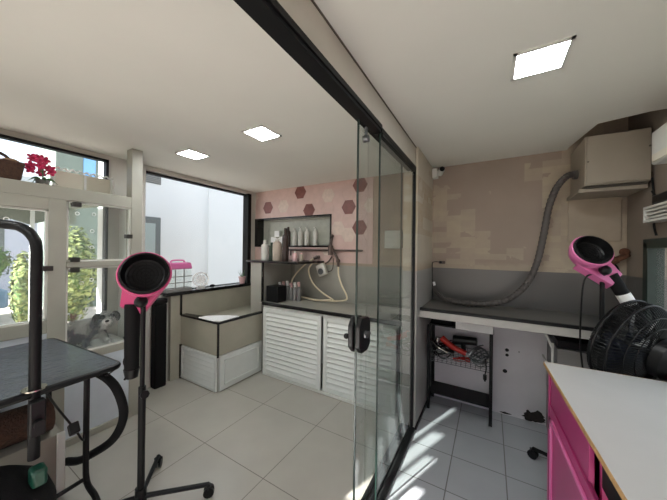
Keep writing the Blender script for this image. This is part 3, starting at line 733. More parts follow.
E_ = [(0, 1), (1, 2), (2, 3), (3, 4), (4, 5), (5, 6), (6, 7), (2, 8), (8, 9), (9, 10), (2, 11), (11, 12), (12, 13), (0, 14), (14, 15), (0, 16), (16, 17)]
Rr = [.092, .098, .092, .07, .066, .062, .036, .026, .03, .022, .022, .03, .022, .022, .036, .024, .02, .014]
body = skin_mesh('body', V, E_, Rr, 'body', dg)
HD = Vector((-2.835, .985, .892))
for sy in (-1, 1):
    mb = MB(); e0 = HD+Vector((-.005, sy*.044, .036))
    mb.tube([e0, e0+Vector((.012, sy*.022, -.004)), e0+Vector((.022, sy*.034, -.032)), e0+Vector((.024, sy*.034, -.066))], lambda t: .007+.015*math.sin(PI*min(.97, t*.85+.12)), 10)
    build('ear', mb, 'furb', dg, label='drooping black ear')
for sy in (-1, 1):
    build('eye_patch', MB().sphere(HD+Vector((.040, sy*.032-.006, .022)), .024, sc=(.7, 1, .9)), 'furb', dg, label='black patch around the eye')
    build('eye', MB().sphere(HD+Vector((.058, sy*.029-.008, .018)), .0075), 'nose', dg)
build('muzzle', MB().sphere(HD+Vector((.062, -.018, -.014)), .034, sc=(1.1, .95, .8)), 'furw', dg, label='white fluffy muzzle')
build('nose', MB().sphere(HD+Vector((.099, -.026, -.002)), .0125, sc=(.8, 1.2, .85)), 'nose', dg)
def tufts(balls, n, ln, seed=3):
    rnd = random.Random(seed); mb = MB(); tot = sum(r*r for _, r in balls)
    for c, r in balls:
        for k in range(int(n*r*r/tot)):
            d = Vector((rnd.gauss(0, 1), rnd.gauss(0, 1), rnd.gauss(0, 1))).normalized()
            if any((c+d*r*.95-c2).length < r2*.85 for c2, r2 in balls if c2 is not c): continue
            p = c+d*r*.86; g = (d*.75+Vector((rnd.uniform(-.3, .3), rnd.uniform(-.3, .3), -.75))).normalized()
            if (p+g*ln).z < .684: continue
            w = g.cross(d)
            if w.length < .05: continue
            w.normalize(); q = p+g*ln*rnd.uniform(.6, 1.2)+d*ln*.25
            mb.quad([p-w*.0035, p+w*.0035, q], True)
    return mb
skel = [(Vector(v), r) for v, r in zip(V, Rr)]
o = build('coat', tufts(skel, 5200, .032), 'body', dg); o['kind'] = 'stuff'
o = build('face_fur', tufts([(HD+Vector((.062, -.018, -.014)), .034), (HD+Vector((-.005, 0, .035)), .04)], 500, .014, 5), 'furw', dg); o['kind'] = 'stuff'

# ------------------------------------------------------------------ low bench, wicker bed, drum under the grooming table
bn = thing('low_bench', (-2.47, .2, 0), 'low pale bench box under the grooming table beside the kennel', 'bench')
build('body', MB().box((KX+.015, -.5, 0), (-2.235, .575, .37)), 'taupe', bn, .004)
build('corner_moulding', MB().box((-2.235, .545, 0), (-2.215, .58, .38)), 'white', bn, .004)
wk = thing('wicker_bed', (-2.4, .3, .37), 'dark brown woven pet bed lying on the low bench under the table', 'pet bed')
mb = MB(); mb.tube([(-2.42, -.45, .468), (-2.39, -.1, .468), (-2.36, .2, .468), (-2.345, .42, .468), (-2.34, .52, .468), (-2.34, .545, .468)], lambda t: .095 if t < .9 else .095*math.sqrt(max(.15, 1-((t-.9)/.1)**2)), 16); build('bolster', mb, 'brown', wk)
build('inner_cushion', MB().sphere((-2.58, .05, .43), .1, sc=(.9, 4, .5)), 'brownl', wk)

dm = thing('pet_dryer_drum', (-1.82, .20, 0), 'round black blower drum with a green latch under the grooming table', 'blower')
build('drum', MB().lathe([(0, .02), (.22, .02), (.24, .06), (.24, .34), (.21, .43), (.14, .49), (.06, .51), (0, .51)], Matrix.Translation((-1.82, .20, 0)), 28), 'blackm', dm)
build('latch', MB().box((-1.745, .335, .455), (-1.675, .385, .53)), 'teal', dm, .012, label='green plastic latch')

build('wheel', MB().cyl((-1.82, .41, .04), (-1.82, .45, .04), .04), 'blackp', dm)

# ------------------------------------------------------------------ grooming table
gt = thing('grooming_table', (-2.2, .2, 0), 'black ribbed rubber grooming table with rounded corners and tube legs', 'table')
def rrect(x0, x1, y0, y1, r, n=6):
    P = []
    for cx, cy, a0 in ((x1-r, y1-r, 0), (x0+r, y1-r, 90), (x0+r, y0+r, 180), (x1-r, y0+r, 270)):
        for i in range(n+1):
            a = math.radians(a0+90*i/n); P.append((cx+r*math.cos(a), cy+r*math.sin(a)))
    return P
TM = Matrix.Translation((-2.215, .175, 0)) @ Matrix.Rotation(math.radians(4), 4, 'Z')
build('tabletop', MB().prism(rrect(-.45, .45, -.75, .485, .045), .828, .85, TM), 'tabletop', gt)
P = [TM @ Vector((x, y, .833)) for x, y in rrect(-.452, .452, -.755, .49, .045)]
build('edge_band', MB().tube(P, .017, 8, 1, True), 'blackp', gt)
for (x, y, sg) in ((-1.965, .60, 1), (-1.84, -.42, -1), (-2.655, .607, 1)):
    build('leg', MB().tube([(x, y, .825), (x+.0, y, .30), (x+.01, y, .20), (x+.045, y, .165), (x+.13, y, .155), (x+.18, y, .12), (x+.20, y, .06), (x+.20, y, .0)], .0145, 10, 5), 'black', gt)
build('cross_bar', MB().tube([(-1.965, .60, .19), (-1.84, -.42, .19)], .011, 8, 1), 'black', gt)
ga = thing('grooming_stand', (-1.775, .36, .54), 'black bent steel grooming arm clamped to the edge of the rubber table', 'grooming arm')
build('post', MB().tube([(-1.775, .36, .54), (-1.775, .36, 1.2), (-1.775, .36, 1.48), (-1.79, .35, 1.545), (-1.825, .33, 1.58), (-1.88, .30, 1.597), (-1.98, .2, 1.605), (-2.15, .05, 1.61), (-2.3, -.1, 1.61)], .0205, 12, 5), 'black', ga)
build('washer', MB().cyl((-1.785, .36, .851), (-1.785, .36, .857), .042, seg=20), 'chrome', ga)
build('clamp', MB().box((-1.76, .335, .66), (-1.715, .385, .815)), 'blackp', ga, .005)
build('clamp_knob', MB().cyl((-1.72, .36, .72), (-1.69, .36, .72), .018), 'blackp', ga)

hs = tag(build('blower_hose', MB().tube([(-2.3, .63, .66), (-2.12, .655, .735), (-1.92, .66, .757), (-1.80, .675, .715), (-1.772, .70, .60), (-1.79, .70, .50), (-1.87, .68, .385), (-2.04, .64, .264), (-2.15, .62, .20), (-2.27, .60, .16)], .022, 12, 8), 'blackm', None, loc=(-2.1, .72, .5)), 'thick black blower hose curving in a loop under the table edge', 'hose')
cb = thing('power_cable', (-1.8, .5, .6), 'thin black cable with an inline switch box hanging under the table', 'cable')
build('wire', MB().tube([(-1.81, .40, .82), (-1.86, .44, .73), (-1.92, .48, .646), (-1.92, .54, .517), (-1.925, .565, .455), (-1.935, .58, .43), (-1.95, .585, .45)], .005, 8), 'blackp', cb)
build('switch_box', MB().box((-.028, -.02, -.02), (.028, .02, .02), Matrix.Translation((-1.92, .535, .525)) @ Matrix.Rotation(.9, 4, 'Y')), 'blackp', cb, .005)
tag(build('thin_cable', MB().tube([(-2.15, .60, .82), (-2.05, .63, .77), (-1.97, .64, .75), (-1.88, .655, .77), (-1.80, .67, .82)], .004, 8), 'blackp', None, loc=(-2, .63, .8)), 'thin black cable sagging just below the table top', 'cable')

# ------------------------------------------------------------------ stand dryers
def stand_dryer(name, base, zt, head, aim, hdir, R_, label, pinkm, handle_len, legs_rot, hr=.042, hd2=None, pl=1.9, n_legs=5, leg_l=.33, grow=(.0, 0, 0)):
    x, y = base
    d = thing(name, (x, y, 0), label, 'dryer')
    build('pole', MB().cyl((x, y, .08), (x, y, zt*.62), .018).cyl((x, y, zt*.60), (x, y, zt), .012), 'black', d)
    build('hub', MB().cyl((x, y, .045), (x, y, .15), .028), 'blackp', d)
    for k in range(n_legs):
        a = legs_rot+2*PI*k/n_legs; cx, cy = math.cos(a), math.sin(a)
        lg = build('leg', MB().tube([(x, y, .10), (x+cx*leg_l*.5, y+cy*leg_l*.5, .085), (x+cx*leg_l, y+cy*leg_l, .07)], .013, 8, 2), 'black', d)
        w = Vector((x+cx*leg_l, y+cy*leg_l, .03)); sd = Vector((-cy, cx, 0))
        build('caster', MB().cyl(w-sd*.02, w-sd*.006, .03).cyl(w+sd*.006, w+sd*.02, .03).cyl(w+Vector((0, 0, .0)), w+Vector((0, 0, .045)), .008).box((w.x-.018, w.y-.018, .05), (w.x+.018, w.y+.018, .062)), 'blackp', lg)
    build('height_knob', MB().cyl((x+.01, y, zt*.60), (x+.05, y-.01, zt*.60), .008).cyl((x+.05, y-.012, zt*.60), (x+.065, y-.014, zt*.60), .022, seg=8), 'blackp', d)
    H = Vector(head); A = Vector(aim).normalized(); D = Vector(hdir).normalized()
    m = frame_m(H, A)
    # pink shell
    mb = MB(); mb.lathe([(0, -.10), (R_*.55, -.095), (R_*.9, -.05), (R_*1.09, 0), (R_*1.11, .028), (R_*1.08, .038), (R_*1.02, .038), (R_*1.0, .02)], m, 32)
    side = D.cross(A).normalized()
    mm = Matrix((side, D, A)).transposed().to_4x4(); mm.translation = H
    mb.prism([(-R_*.98, .0), (R_*.98, .0), (R_*.56, R_*pl), (-R_*.56, R_*pl)], -.09, -.03, mm)
    sh = build('pink_shell', mb, pinkm, d, .008)
    mb = MB(); mb.lathe([(R_*1.03, .03), (R_*1.0, .048), (R_*.93, .05), (R_*.88, .03), (R_*.80, .0), (R_*.45, -.02), (0, -.02)], m, 32)
    build('nozzle_ring', mb, 'blackp', sh)
    mb = MB()
    for q in (.2, .36, .52, .68): mb.torus(m @ Matrix.Translation((0, 0, -.003)), R_*q, .0025, 24, 6)
    for k in range(8):
        a = PI*k/4; mb.cyl(m @ Vector((0, 0, -.003)), m @ Vector((R_*.8*math.cos(a), R_*.8*math.sin(a), -.003)), .002, seg=6)
    build('grille', mb, 'blackm', sh)
    h0 = H + D*R_*(pl-.15) - A*.05
    if hd2: D = Vector(hd2).normalized()
    h1 = h0 + D*handle_len
    hd = build('handle', MB().cyl(h0-D*.03, h1, hr, hr*.92, 18), 'blackm', d)
    build('end_cap', MB().cyl(h1-D*.02, h1+D*.03, hr*1.02, hr*.8, 18), 'blackp', hd)
    return d, hd
d1, h1 = stand_dryer('stand_dryer', (-1.685, .755), 1.16, (-1.565, .71, 1.357), (.82, -.42, .36), (-.62, -.0, -.78), .108,
            'pink headed black stand dryer on casters beside the grooming table', 'pinkp', .36, math.radians(50), hr=.038, hd2=(-.0, -.0, -1), n_legs=4, leg_l=.35, pl=2.35)
build('knuckle', MB().sphere((-1.62, .715, 1.21), .032).tube([(-1.685, .755, 1.15), (-1.67, .745, 1.19), (-1.62, .72, 1.205)], .013), 'blackp', d1)
build('cord', MB().tube([(-1.77, .70, 1.0), (-1.74, .71, .93), (-1.77, .70, .86), (-1.745, .71, .80), (-1.76, .70, .76)], .006, 8), 'blackp', h1)
d2, h2 = stand_dryer('stand_dryer', (.60, 2.27), 1.42, (.530, 2.235, 1.505), (.22, -.80, .48), (.50, .06, -.50), .095,
            'pink headed black stand dryer standing behind the white topped desk', 'pinkp2', .34, math.radians(153), hr=.034, hd2=(.30, .0, -.62), leg_l=.355, pl=2.2)
build('knuckle', MB().sphere((.60, 2.225, 1.40), .03).cyl((.60, 2.27, 1.36), (.60, 2.235, 1.42), .014), 'blackp', d2)
D0 = Vector((.50, .06, -.50)).normalized(); D = Vector((.30, 0, -.62)).normalized(); c0 = Vector((.530, 2.235, 1.505))+D0*.095*2.05-Vector((.22, -.8, .48)).normalized()*.05+D*.13
build('sticker', MB().cyl(c0-D*.035, c0+D*.035, .0352, seg=18), 'paper', h2, label='white label band on the handle')
build('cord', MB().tube([(.56, 2.24, 1.38), (.512, 2.25, 1.33), (.50, 2.26, 1.1), (.50, 2.26, .9), (.53, 2.26, .6)], .005, 8), 'blackp', d2)

# ------------------------------------------------------------------ right counter and what is under it
ct = thing('side_counter', (.2, 2.68, .93), 'long dark grey counter fixed along the back wall of the narrow side', 'counter')
build('top', MB().box((XP+.022, 2.42, .975), (XR-.002, YB-.001, 1.0)), 'greyc', ct)
build('front_board', MB().box((XP+.022, 2.40, .925), (XR-.002, 2.42, .985)), 'greyf', ct, .002)
build('black_strip', MB().box((XP+.022, 2.396, .985), (XR-.002, 2.425, 1.008)), 'black', ct, .002, label='thin black strip along the top edge')
wp = thing('metal_back_panel', (.2, 2.94, 0), 'pale metal sheet with round holes and rust stains below the counter', 'panel')
build('sheet', MB().box((-.5, 2.945, .0), (.86, 2.958, .92)), mat('painted steel sheet', S(222, 218, 222), .5, var=.05, scale=4), wp)
for (x, z, r) in ((.142, .598, .016), (.143, .552, .014), (.128, .401, .018), (.234, .599, .005)): build('hole', MB().cyl((x, 2.9445, z), (x, 2.9455, z), r, seg=16), 'black', wp)
mb = MB()
for (cx, cz, rx, rz, n) in ((.35, .045, .085, .06, 26), (.13, .015, .05, .008, 12), (.30, .012, .03, .015, 10)):
    P = [(cx+rx*math.cos(2*PI*i/n)*random.uniform(.6, 1.15), max(.001, cz+rz*math.sin(2*PI*i/n)*random.uniform(.6, 1.25))) for i in range(n)]
    build('rust_stain', MB().prism([(a, b) for a, b in P], 2.943, 2.946, Matrix(((1, 0, 0, 0), (0, 0, 1, 0), (0, 1, 0, 0), (0, 0, 0, 1)))), 'chip', wp)

gc = thing('grey_cabinet', (.65, 2.7, 0), 'grey metal cabinet under the right end of the counter behind the desk', 'cabinet')
build('body', MB().box((.43, 2.52, .0), (.88, 2.93, .80)), 'ribbon', gc, .004)
build('bracket', MB().tube([(.40, 2.50, .84), (.40, 2.50, .62), (.40, 2.9, .62)], .008, 6, 1).tube([(.36, 2.50, .90), (.40, 2.50, .80)], .008, 6, 1), 'white', gc)
build('gap_shade_block', MB().box((.43, 2.52, .81), (.88, 2.93, .86)), 'black', gc)  # black block put in for the shade of the gap on top

# tool cart
ca = thing('tool_cart', (-.24, 2.8, 0), 'black metal rack cart with wire basket under the counter', 'cart')
cx0, cx1, cy0, cy1 = -.50, .015, 2.68, 2.92
for (x, y) in ((cx0, cy0), (cx1, cy0), (cx0, cy1), (cx1, cy1)): build('leg', MB().box((x-.013, y-.013, 0), (x+.013, y+.013, .80)), 'black', ca, .003)
def wires(mb, z0, z1):
    n = 13
    for k in range(n+1):
        x = cx0+(cx1-cx0)*k/n
        mb.cyl((x, cy0, z0), (x, cy0, z1), .0022, seg=5); mb.cyl((x, cy1, z0), (x, cy1, z1), .0022, seg=5); mb.cyl((x, cy0, z0), (x, cy1, z0), .0022, seg=5)
    for k in range(6):
        y = cy0+(cy1-cy0)*k/5; mb.cyl((cx0, y, z0), (cx1, y, z0), .0022, seg=5)
    for z in (z0, (z0+z1)/2, z1):
        mb.cyl((cx0, cy0, z), (cx1, cy0, z), .0035, seg=6); mb.cyl((cx0, cy1, z), (cx1, cy1, z), .0035, seg=6); mb.cyl((cx0, cy0, z), (cx0, cy1, z), .0035, seg=6); mb.cyl((cx1, cy0, z), (cx1, cy1, z), .0035, seg=6)
    return mb
build('wire_basket', wires(MB(), .46, .56), 'steel', ca)
build('lower_shelf', MB().box((cx0, cy0, .15), (cx1, cy1, .165)), 'black', ca, .003)
build('top_shelf', MB().box((-.26, cy0-.02, .795), (cx1+.02, cy1, .81)), 'steel', ca, .002)
tag(build('white_tray', MB().box((-.26, 2.60, .811), (.03, 2.90, .915)), 'paper', None, .006, loc=(-.12, 2.78, .811)), 'white flat carton on top of the cart just under the counter', 'box')
tag(build('dark_case', MB().box((-.49, 2.72, .815), (-.29, 2.92, .90)).tube([(-.45, 2.71, .86), (-.39, 2.69, .885), (-.33, 2.71, .86)], .008), 'blackm', None, .01, loc=(-.4, 2.8, .81)), 'black case beside the white carton under the counter', 'case')
build('side_shelf', MB().box((cx0, cy0, .797), (-.26, cy1, .81)), 'black', ca)
r_ = thing('hair_clipper', (-.30, 2.80, .48), 'red hair clipper lying in the wire basket of the cart', 'clipper')
build('body', MB().tube([(-.40, 2.78, .66), (-.30, 2.76, .60), (-.18, 2.74, .565)], lambda t: .03-.008*t, 12), 'red', r_)
build('blade', MB().box((-.185, 2.72, .55), (-.155, 2.76, .58)), 'steel', r_)
b_ = thing('hand_dryer', (-.17, 2.82, .48), 'black hand dryer in the wire basket behind the red clipper', 'dryer')
build('barrel', MB().cyl((-.30, 2.86, .64), (-.10, 2.84, .66), .045, .036), 'blackp', b_); build('handle', MB().tube([(-.22, 2.85, .63), (-.2, 2.84, .50)], .02), 'blackp', b_)
mb = MB(); P = []
for k in range(60): a = k*.6; P.append((-.38+.085*math.cos(a), 2.79+.07*math.sin(a*1.03), .50+.0022*k+.035*math.sin(a*2.3)))
tag(build('black_cable_coil', mb.tube(P, .006, 6, 2), 'blackp', None, loc=(-.38, 2.8, .48)), 'tangled black cable coil at the partition end of the wire basket', 'cable')
mb = MB(); P = []
for k in range(60): a = k*.62; P.append((-.08+.075*math.cos(a), 2.76+.06*math.sin(a*1.05), .50+.002*k+.035*math.cos(a*1.9)))
tag(build('grey_cable_coil', mb.tube(P, .006, 6, 2), 'steel', None, loc=(-.08, 2.77, .48)), 'tangled grey cable coil at the far end of the wire basket', 'cable')
mb = MB(); P = []
for k in range(30): a = k*.5; P.append((-.22+.07*math.cos(a), 2.76+.04*math.sin(a*1.1), .48+.0012*k))
tag(build('red_cable_coil', mb.tube(P, .005, 6, 2), 'red', None, loc=(-.22, 2.76, .48)), 'thin red cable looped in the middle of the wire basket', 'cable')
tag(build('hanging_plug', MB().tube([(-.03, 2.66, .58), (-.02, 2.655, .50), (-.03, 2.655, .44)], .005).cyl((-.03, 2.655, .44), (-.03, 2.655, .40), .014).cyl((-.03, 2.655, .40), (-.03, 2.655, .385), .007), 'blackp', None, loc=(-.03, 2.66, .5)), 'black plug hanging over the front of the wire basket', 'plug')
mb = MB(); mb.tube([(-.49, 2.70, .66), (-.42, 2.66, .61), (-.33, 2.66, .57)], .009); mb.cyl((-.42, 2.68, .65), (-.42, 2.68, .69), .022)
tag(build('steel_scissors', mb, 'chrome', None, loc=(-.42, 2.68, .6)), 'silvery grooming tool resting across the corner of the wire basket', 'tool')

# ------------------------------------------------------------------ duct box and hose
dx = thing('duct_box', (.74, 2.75, 2.0), 'beige sheet metal fan box mounted high in the corner by the ceiling', 'fan box')
BM = Matrix.Translation((.585, 2.56, 0)) @ Matrix.Rotation(math.radians(-6), 4, 'Z')
build('case', MB().prism([(0, 0), (.325, 0), (.36, .40), (.0, .40)], 1.985, 2.335, Matrix.Translation((.578, 2.556, 0))), 'duct', dx, .004)
build('front_panel', MB().box((.585, 2.545, 1.995), (.90, 2.556, 2.33)), 'duct', dx, .003)
for (x, z) in ((.592, 2.15), (.893, 2.21)): build('screw', MB().cyl((x, 2.545, z), (x, 2.54, z), .006, seg=8), 'joint', dx)
build('underside_lip', MB().box((.555, 2.60, 1.945), (.905, 2.955, 1.97)), 'duct', dx)
build('gap_shade_strip', MB().box((.585, 2.58, 1.97), (.90, 2.95, 1.985)), 'ductd', dx)  # dark strip stands for the shaded gap between case and lip
tag(build('wall_board', MB().box((.565, 2.945, 1.60), (.885, 2.959, 1.95)).box((.70, 2.93, 1.93), (.90, 2.959, 1.96)), mat('plaster board', S(168, 155, 138), .8, var=.06), None, .003, loc=(.7, 2.95, 1.7)), 'flat plaster board on the wall right below the fan box', 'board')
ho = thing('duct_hose', (.3, 2.8, 1.5), 'long grey ribbed hose hanging from the fan box and curling along the counter', 'hose')
HP = catmull([Vector(p) for p in [(.585, 2.74, 2.11), (.52, 2.735, 2.11), (.45, 2.72, 2.02), (.40, 2.71, 1.86), (.37, 2.71, 1.65), (.335, 2.71, 1.45), (.28, 2.71, 1.28), (.20, 2.71, 1.16), (.08, 2.72, 1.07), (-.08, 2.73, 1.035), (-.25, 2.74, 1.03), (-.38, 2.76, 1.05), (-.45, 2.78, 1.10), (-.475, 2.79, 1.16)]], 16)
mb = MB(); n = len(HP); up = None; rings = []
build('tube', mb.tube(HP, lambda t: .024+.0028*math.sin(t*n*2.1), 12, 1), 'hosed', ho)
build('cuff', MB().cyl((-.472, 2.788, 1.15), (-.482, 2.795, 1.20), .012), 'paper', ho, label='small white end fitting')
build('cuff', MB().cyl((.55, 2.737, 2.11), (.585, 2.74, 2.112), .034), 'hosed', ho)
# wall socket with wire
so = thing('wall_socket', (-.46, 2.95, 1.39), 'small dark socket and plug on the wall in the corner', 'socket')
build('plate', MB().box((-.46, 2.945, 1.375), (-.40, 2.959, 1.405)), 'bronze', so, .003)
build('plug', MB().cyl((-.44, 2.945, 1.39), (-.44, 2.925, 1.39), .014).tube([(-.44, 2.93, 1.39), (-.48, 2.93, 1.395), (-.51, 2.94, 1.39), (-.523, 2.94, 1.37), (-.52, 2.94, 1.2), (-.515, 2.94, 1.02)], .004), 'blackp', so)
# security camera
sc_ = thing('security_camera', (-.50, 2.9, 2.3), 'small white security camera with a black lens in the ceiling corner', 'camera')
build('junction_box', MB().box((-.525, 2.88, 2.26), (-.475, 2.955, 2.355)), 'white', sc_, .004)
build('arm', MB().cyl((-.475, 2.90, 2.32), (-.435, 2.87, 2.31), .012), 'white', sc_)
build('body', MB().cyl((-.455, 2.92, 2.30), (-.425, 2.845, 2.325), .026), 'white', sc_)
build('lens', MB().cyl((-.426, 2.847, 2.324), (-.42, 2.832, 2.328), .024).sphere((-.421, 2.834, 2.328), .018), 'blackp', sc_)

# ------------------------------------------------------------------ right wall equipment
ac = thing('air_conditioner', (.85, 1.85, 2.0), 'white wall box unit high on the wall beside the fan box', 'air conditioner')
build('case', MB().box((.775, 1.45, 2.0), (XR-.001, 2.20, 2.185)), 'white', ac, .01)
build('outlet_flap', MB().box((.768, 1.48, 2.01), (.778, 2.17, 2.05)), 'board', ac, .002)
lv = thing('louvered_vent', (.88, 2.3, 1.7), 'white slatted vent box on the wall under the white wall unit', 'vent')
build('frame', MB().box((.845, 2.05, 1.70), (XR-.001, 2.49, 1.715)).box((.845, 2.05, 1.785), (XR-.001, 2.49, 1.80)).box((.845, 2.475, 1.70), (XR-.001, 2.49, 1.80)).box((.845, 2.05, 1.7), (XR-.001, 2.065, 1.8)), 'white', lv, .002)
mb = MB()
for z in (1.728, 1.75, 1.772): mb.box((.85, 2.065, z-.005), (.91, 2.475, z+.005))
build('slats', mb, 'white', lv)
bx2 = thing('black_bracket', (.88, 2.3, 1.83), 'small black device lying above the white slatted vent', 'device')
build('body', MB().box((.85, 2.1, 1.805), (XR-.01, 2.40, 1.86)), 'blackp', bx2, .008)
build('antenna', MB().cyl((.86, 2.38, 1.85), (.86, 2.42, 1.89), .006), 'blackp', bx2)
tag(build('wall_cable', MB().tube([(.905, 2.55, 2.0), (.905, 2.53, 1.9), (.905, 2.52, 1.7), (.908, 2.50, 1.62)], .006), 'blackp', None, loc=(.905, 2.53, 1.8)), 'black cable running down the corner from the fan box', 'cable')
pj = thing('rusty_pipe', (.85, 2.9, 1.45), 'rusty pipe elbow with old wires on the wall behind the dryer', 'pipe')
build('tube', MB().tube([(.76, 2.93, 1.40), (.80, 2.92, 1.43), (.87, 2.90, 1.47), (.905, 2.88, 1.50)], .022, 10), 'rust', pj)
build('joint', MB().cyl((.815, 2.915, 1.435), (.85, 2.905, 1.46), .03).sphere((.885, 2.885, 1.515), .03), 'rust', pj)
build('wire', MB().tube([(.83, 2.93, 1.43), (.86, 2.94, 1.40), (.875, 2.94, 1.34), (.868, 2.94, 1.28)], .006), 'blackp', pj)

# ------------------------------------------------------------------ fan
fn = thing('pedestal_fan', (.74, 2.1, 0), 'large black pedestal fan behind the desk, turned away', 'fan')
FC = Vector((.668, 2.05, 1.005)); FA = Vector((-.62, .62, .18)).normalized()
fm = frame_m(FC, FA)
RF = .24
mb = MB()
mb.torus(fm @ Matrix.Translation((0, 0, .045)), RF, .007, 40, 8); mb.torus(fm @ Matrix.Translation((0, 0, -.02)), RF*.995, .005, 40, 8)
for k in range(84):
    a = 2*PI*k/84; c_, s_n = math.cos(a), math.sin(a); a2 = a+.35
    mb.tube([fm @ Vector((.05*math.cos(a2), .05*math.sin(a2), -.10)), fm @ Vector((RF*.55*math.cos(a+.15), RF*.55*math.sin(a+.15), -.085)), fm @ Vector((RF*.92*c_, RF*.92*s_n, -.045)), fm @ Vector((RF*c_, RF*s_n, 0)), fm @ Vector((RF*c_, RF*s_n, .04))], .0026, 5, 3)
for q, z in ((.35, -.098), (.6, -.083), (.8, -.065)): mb.torus(fm @ Matrix.Translation((0, 0, z)), RF*q, .0025, 32, 6)
build('rear_cage', mb, 'blackp', fn)
mb = MB()
for k in range(84):
    a = 2*PI*k/84
    mb.tube([fm @ Vector((.045*math.cos(a), .045*math.sin(a), .125)), fm @ Vector((RF*.6*math.cos(a), RF*.6*math.sin(a), .105)), fm @ Vector((RF*.93*math.cos(a), RF*.93*math.sin(a), .07)), fm @ Vector((RF*math.cos(a), RF*math.sin(a), .045))], .0019, 5, 3)
for q, z in ((.35, .118), (.6, .105), (.8, .085)): mb.torus(fm @ Matrix.Translation((0, 0, z)), RF*q, .0025, 32, 6)
mb.lathe([(0, .118), (.045, .12), (.045, .13), (0, .135)], fm, 24)
build('front_cage', mb, 'blackp', fn)
for k in range(5):
    a = 2*PI*k/5; mb = MB()
    pts = []
    for (r, w0, w1) in ((.03, -.25, .35), (.09, -.42, .5), (.15, -.42, .48), (.195, -.28, .36)):
        pts.append((fm @ Vector((r*math.cos(a+w0), r*math.sin(a+w0), -.01)), fm @ Vector((r*math.cos(a+w1), r*math.sin(a+w1), .04))))
    off = FA*.003
    for (p0, p1), (q0, q1) in zip(pts, pts[1:]):
        v = [mb.bm.verts.new(p) for p in (p0, p1, q1, q0, p0+off, p1+off, q1+off, q0+off)]
        for f in ((0, 1, 2, 3), (7, 6, 5, 4), (0, 4, 5, 1), (2, 6, 7, 3), (1, 5, 6, 2), (0, 3, 7, 4)): mb._f([v[i] for i in f], False)
    build('blade', mb, mat('smoky blue plastic blade', S(16, 18, 34), .3) if k == 0 else bpy.data.materials['smoky blue plastic blade'], fn)
build('motor', MB().lathe([(0, -.29), (.04, -.288), (.064, -.27), (.07, -.17), (.10, -.14), (.10, -.10), (.06, -.09), (0, -.09)], fm, 24), 'blackp', fn)
build('motor_ring', MB().torus(fm @ Matrix.Translation((0, 0, -.20)), .0685, .003, 28, 6), 'steel', fn)
build('spindle', MB().lathe([(0, -.1), (.012, -.1), (.012, .03), (.035, .03), (.035, .06), (0, .065)], fm, 16), 'blackp', fn)
mc = fm @ Vector((0, 0, -.17))
build('neck', MB().tube([mc, mc+Vector((.0, 0, -.09))], .022, 10, 1), 'blackp', fn)
build('pole', MB().cyl((mc.x, mc.y, .03), (mc.x, mc.y, mc.z-.07), .016), 'black', fn)
build('base', MB().lathe([(0, 0), (.085, 0), (.085, .012), (.05, .03), (.03, .05), (0, .05)], Matrix.Translation((mc.x, mc.y, 0)), 28), 'blackp', fn)

# ------------------------------------------------------------------ pink desk
dk = thing('reception_desk', (.6, 1.2, 0), 'magenta desk cabinet with a white top in the near corner', 'desk')
DM = Matrix.Translation((.262, 1.865, 0)) @ Matrix.Rotation(math.radians(2), 4, 'Z')
build('desktop', MB().box((0, -1.75, .882), (.592, 0, .90), DM), 'top', dk, .0015)
build('edge_band', MB().box((-.0025, -1.75, .8825), (0, 0, .8995), DM).box((0, 0, .8825), (.592, .0025, .8995), DM), 'wood', dk, label='bare chipboard edge of the white top')
mb = MB(); mb.box((.02, -.045, 0), (.56, -.02, .88), DM); mb.box((.02, -1.7, 0), (.04, -1.66, .88), DM); mb.box((.56, -1.7, 0), (.58, -.02, .88), DM); mb.box((.02, -1.7, 0), (.56, -.02, .06), DM); mb.box((.05, -.62, .06), (.56, -.60, .86), DM)
build('carcass', mb, 'pink', dk, .002)
mb = MB(); mb.box((.015, -.045, 0), (.04, -.02, .88), DM); build('corner_stile', mb, 'pink', dk, .002)
mb = MB(); mb.box((.022, -.60, .06), (.038, -.05, .88), DM)
s1 = build('side_panel', mb, 'pink', dk, .002)
hm = DM @ Matrix.Translation((.014, -.62, 0))
mb = MB(); mb.box((.0, -.62, .06), (.016, .55, .70), hm)
dr = build('door', mb, 'pink', dk, .003)
mb = MB()
for a, b in (((-.012, -.55, .10), (0, .49, .115)), ((-.012, -.55, .64), (0, .49, .655)), ((-.012, .475, .10), (0, .49, .655)), ((-.012, -.55, .10), (0, -.535, .655))): mb.box(a, b, hm)
build('moulding', mb, 'pinkp2', dr, .003, label='paler pink moulding on the door')
build('hinge', MB().box((-.006, .52, .58), (.004, .545, .64), hm), 'chrome', dr)
build('void_shade_block', MB().box((.045, -1.6, .72), (.55, -.64, .86), DM), 'black', dk)  # solid black block stands for the shade inside the open shelf

# ------------------------------------------------------------------ outside
mb = MB(); mb.box((-30, -20, -.25), (XL-.2, 20, -.05)); o = struct('ground_outside', mb, 'extp')
mb = MB(); mb.box((XL-.2, -20, -.25), (10, YF-.1, -.05)); o = struct('ground_front', mb, 'extp')
nb = thing('neighbour_building', (-5.6, 4, -.05), 'plain white building facing the big side window outside', 'building')
build('wall', MB().box((-4.8, 1.56, -.05), (-4.5, 8.0, 3.2)), 'extw', nb)
dr = build('door', MB().box((-4.52, 1.70, 0), (-4.48, 2.24, 1.98)), 'extg', nb, .004, label='grey framed glass door')
build('door_glass', MB().box((-4.482, 1.78, .1), (-4.474, 2.16, 1.88)), mat('pale door glass', S(170, 182, 180), .15), dr)
vt = build('vent_grille', MB().box((-4.52, 2.0, 2.50), (-4.49, 2.24, 2.68)), 'extg', nb)
mb = MB()
for k in range(6): mb.box((-4.495, 2.01, 2.515+k*.027), (-4.48, 2.23, 2.53+k*.027))
build('vent_slats', mb, 'ribbon', vt)
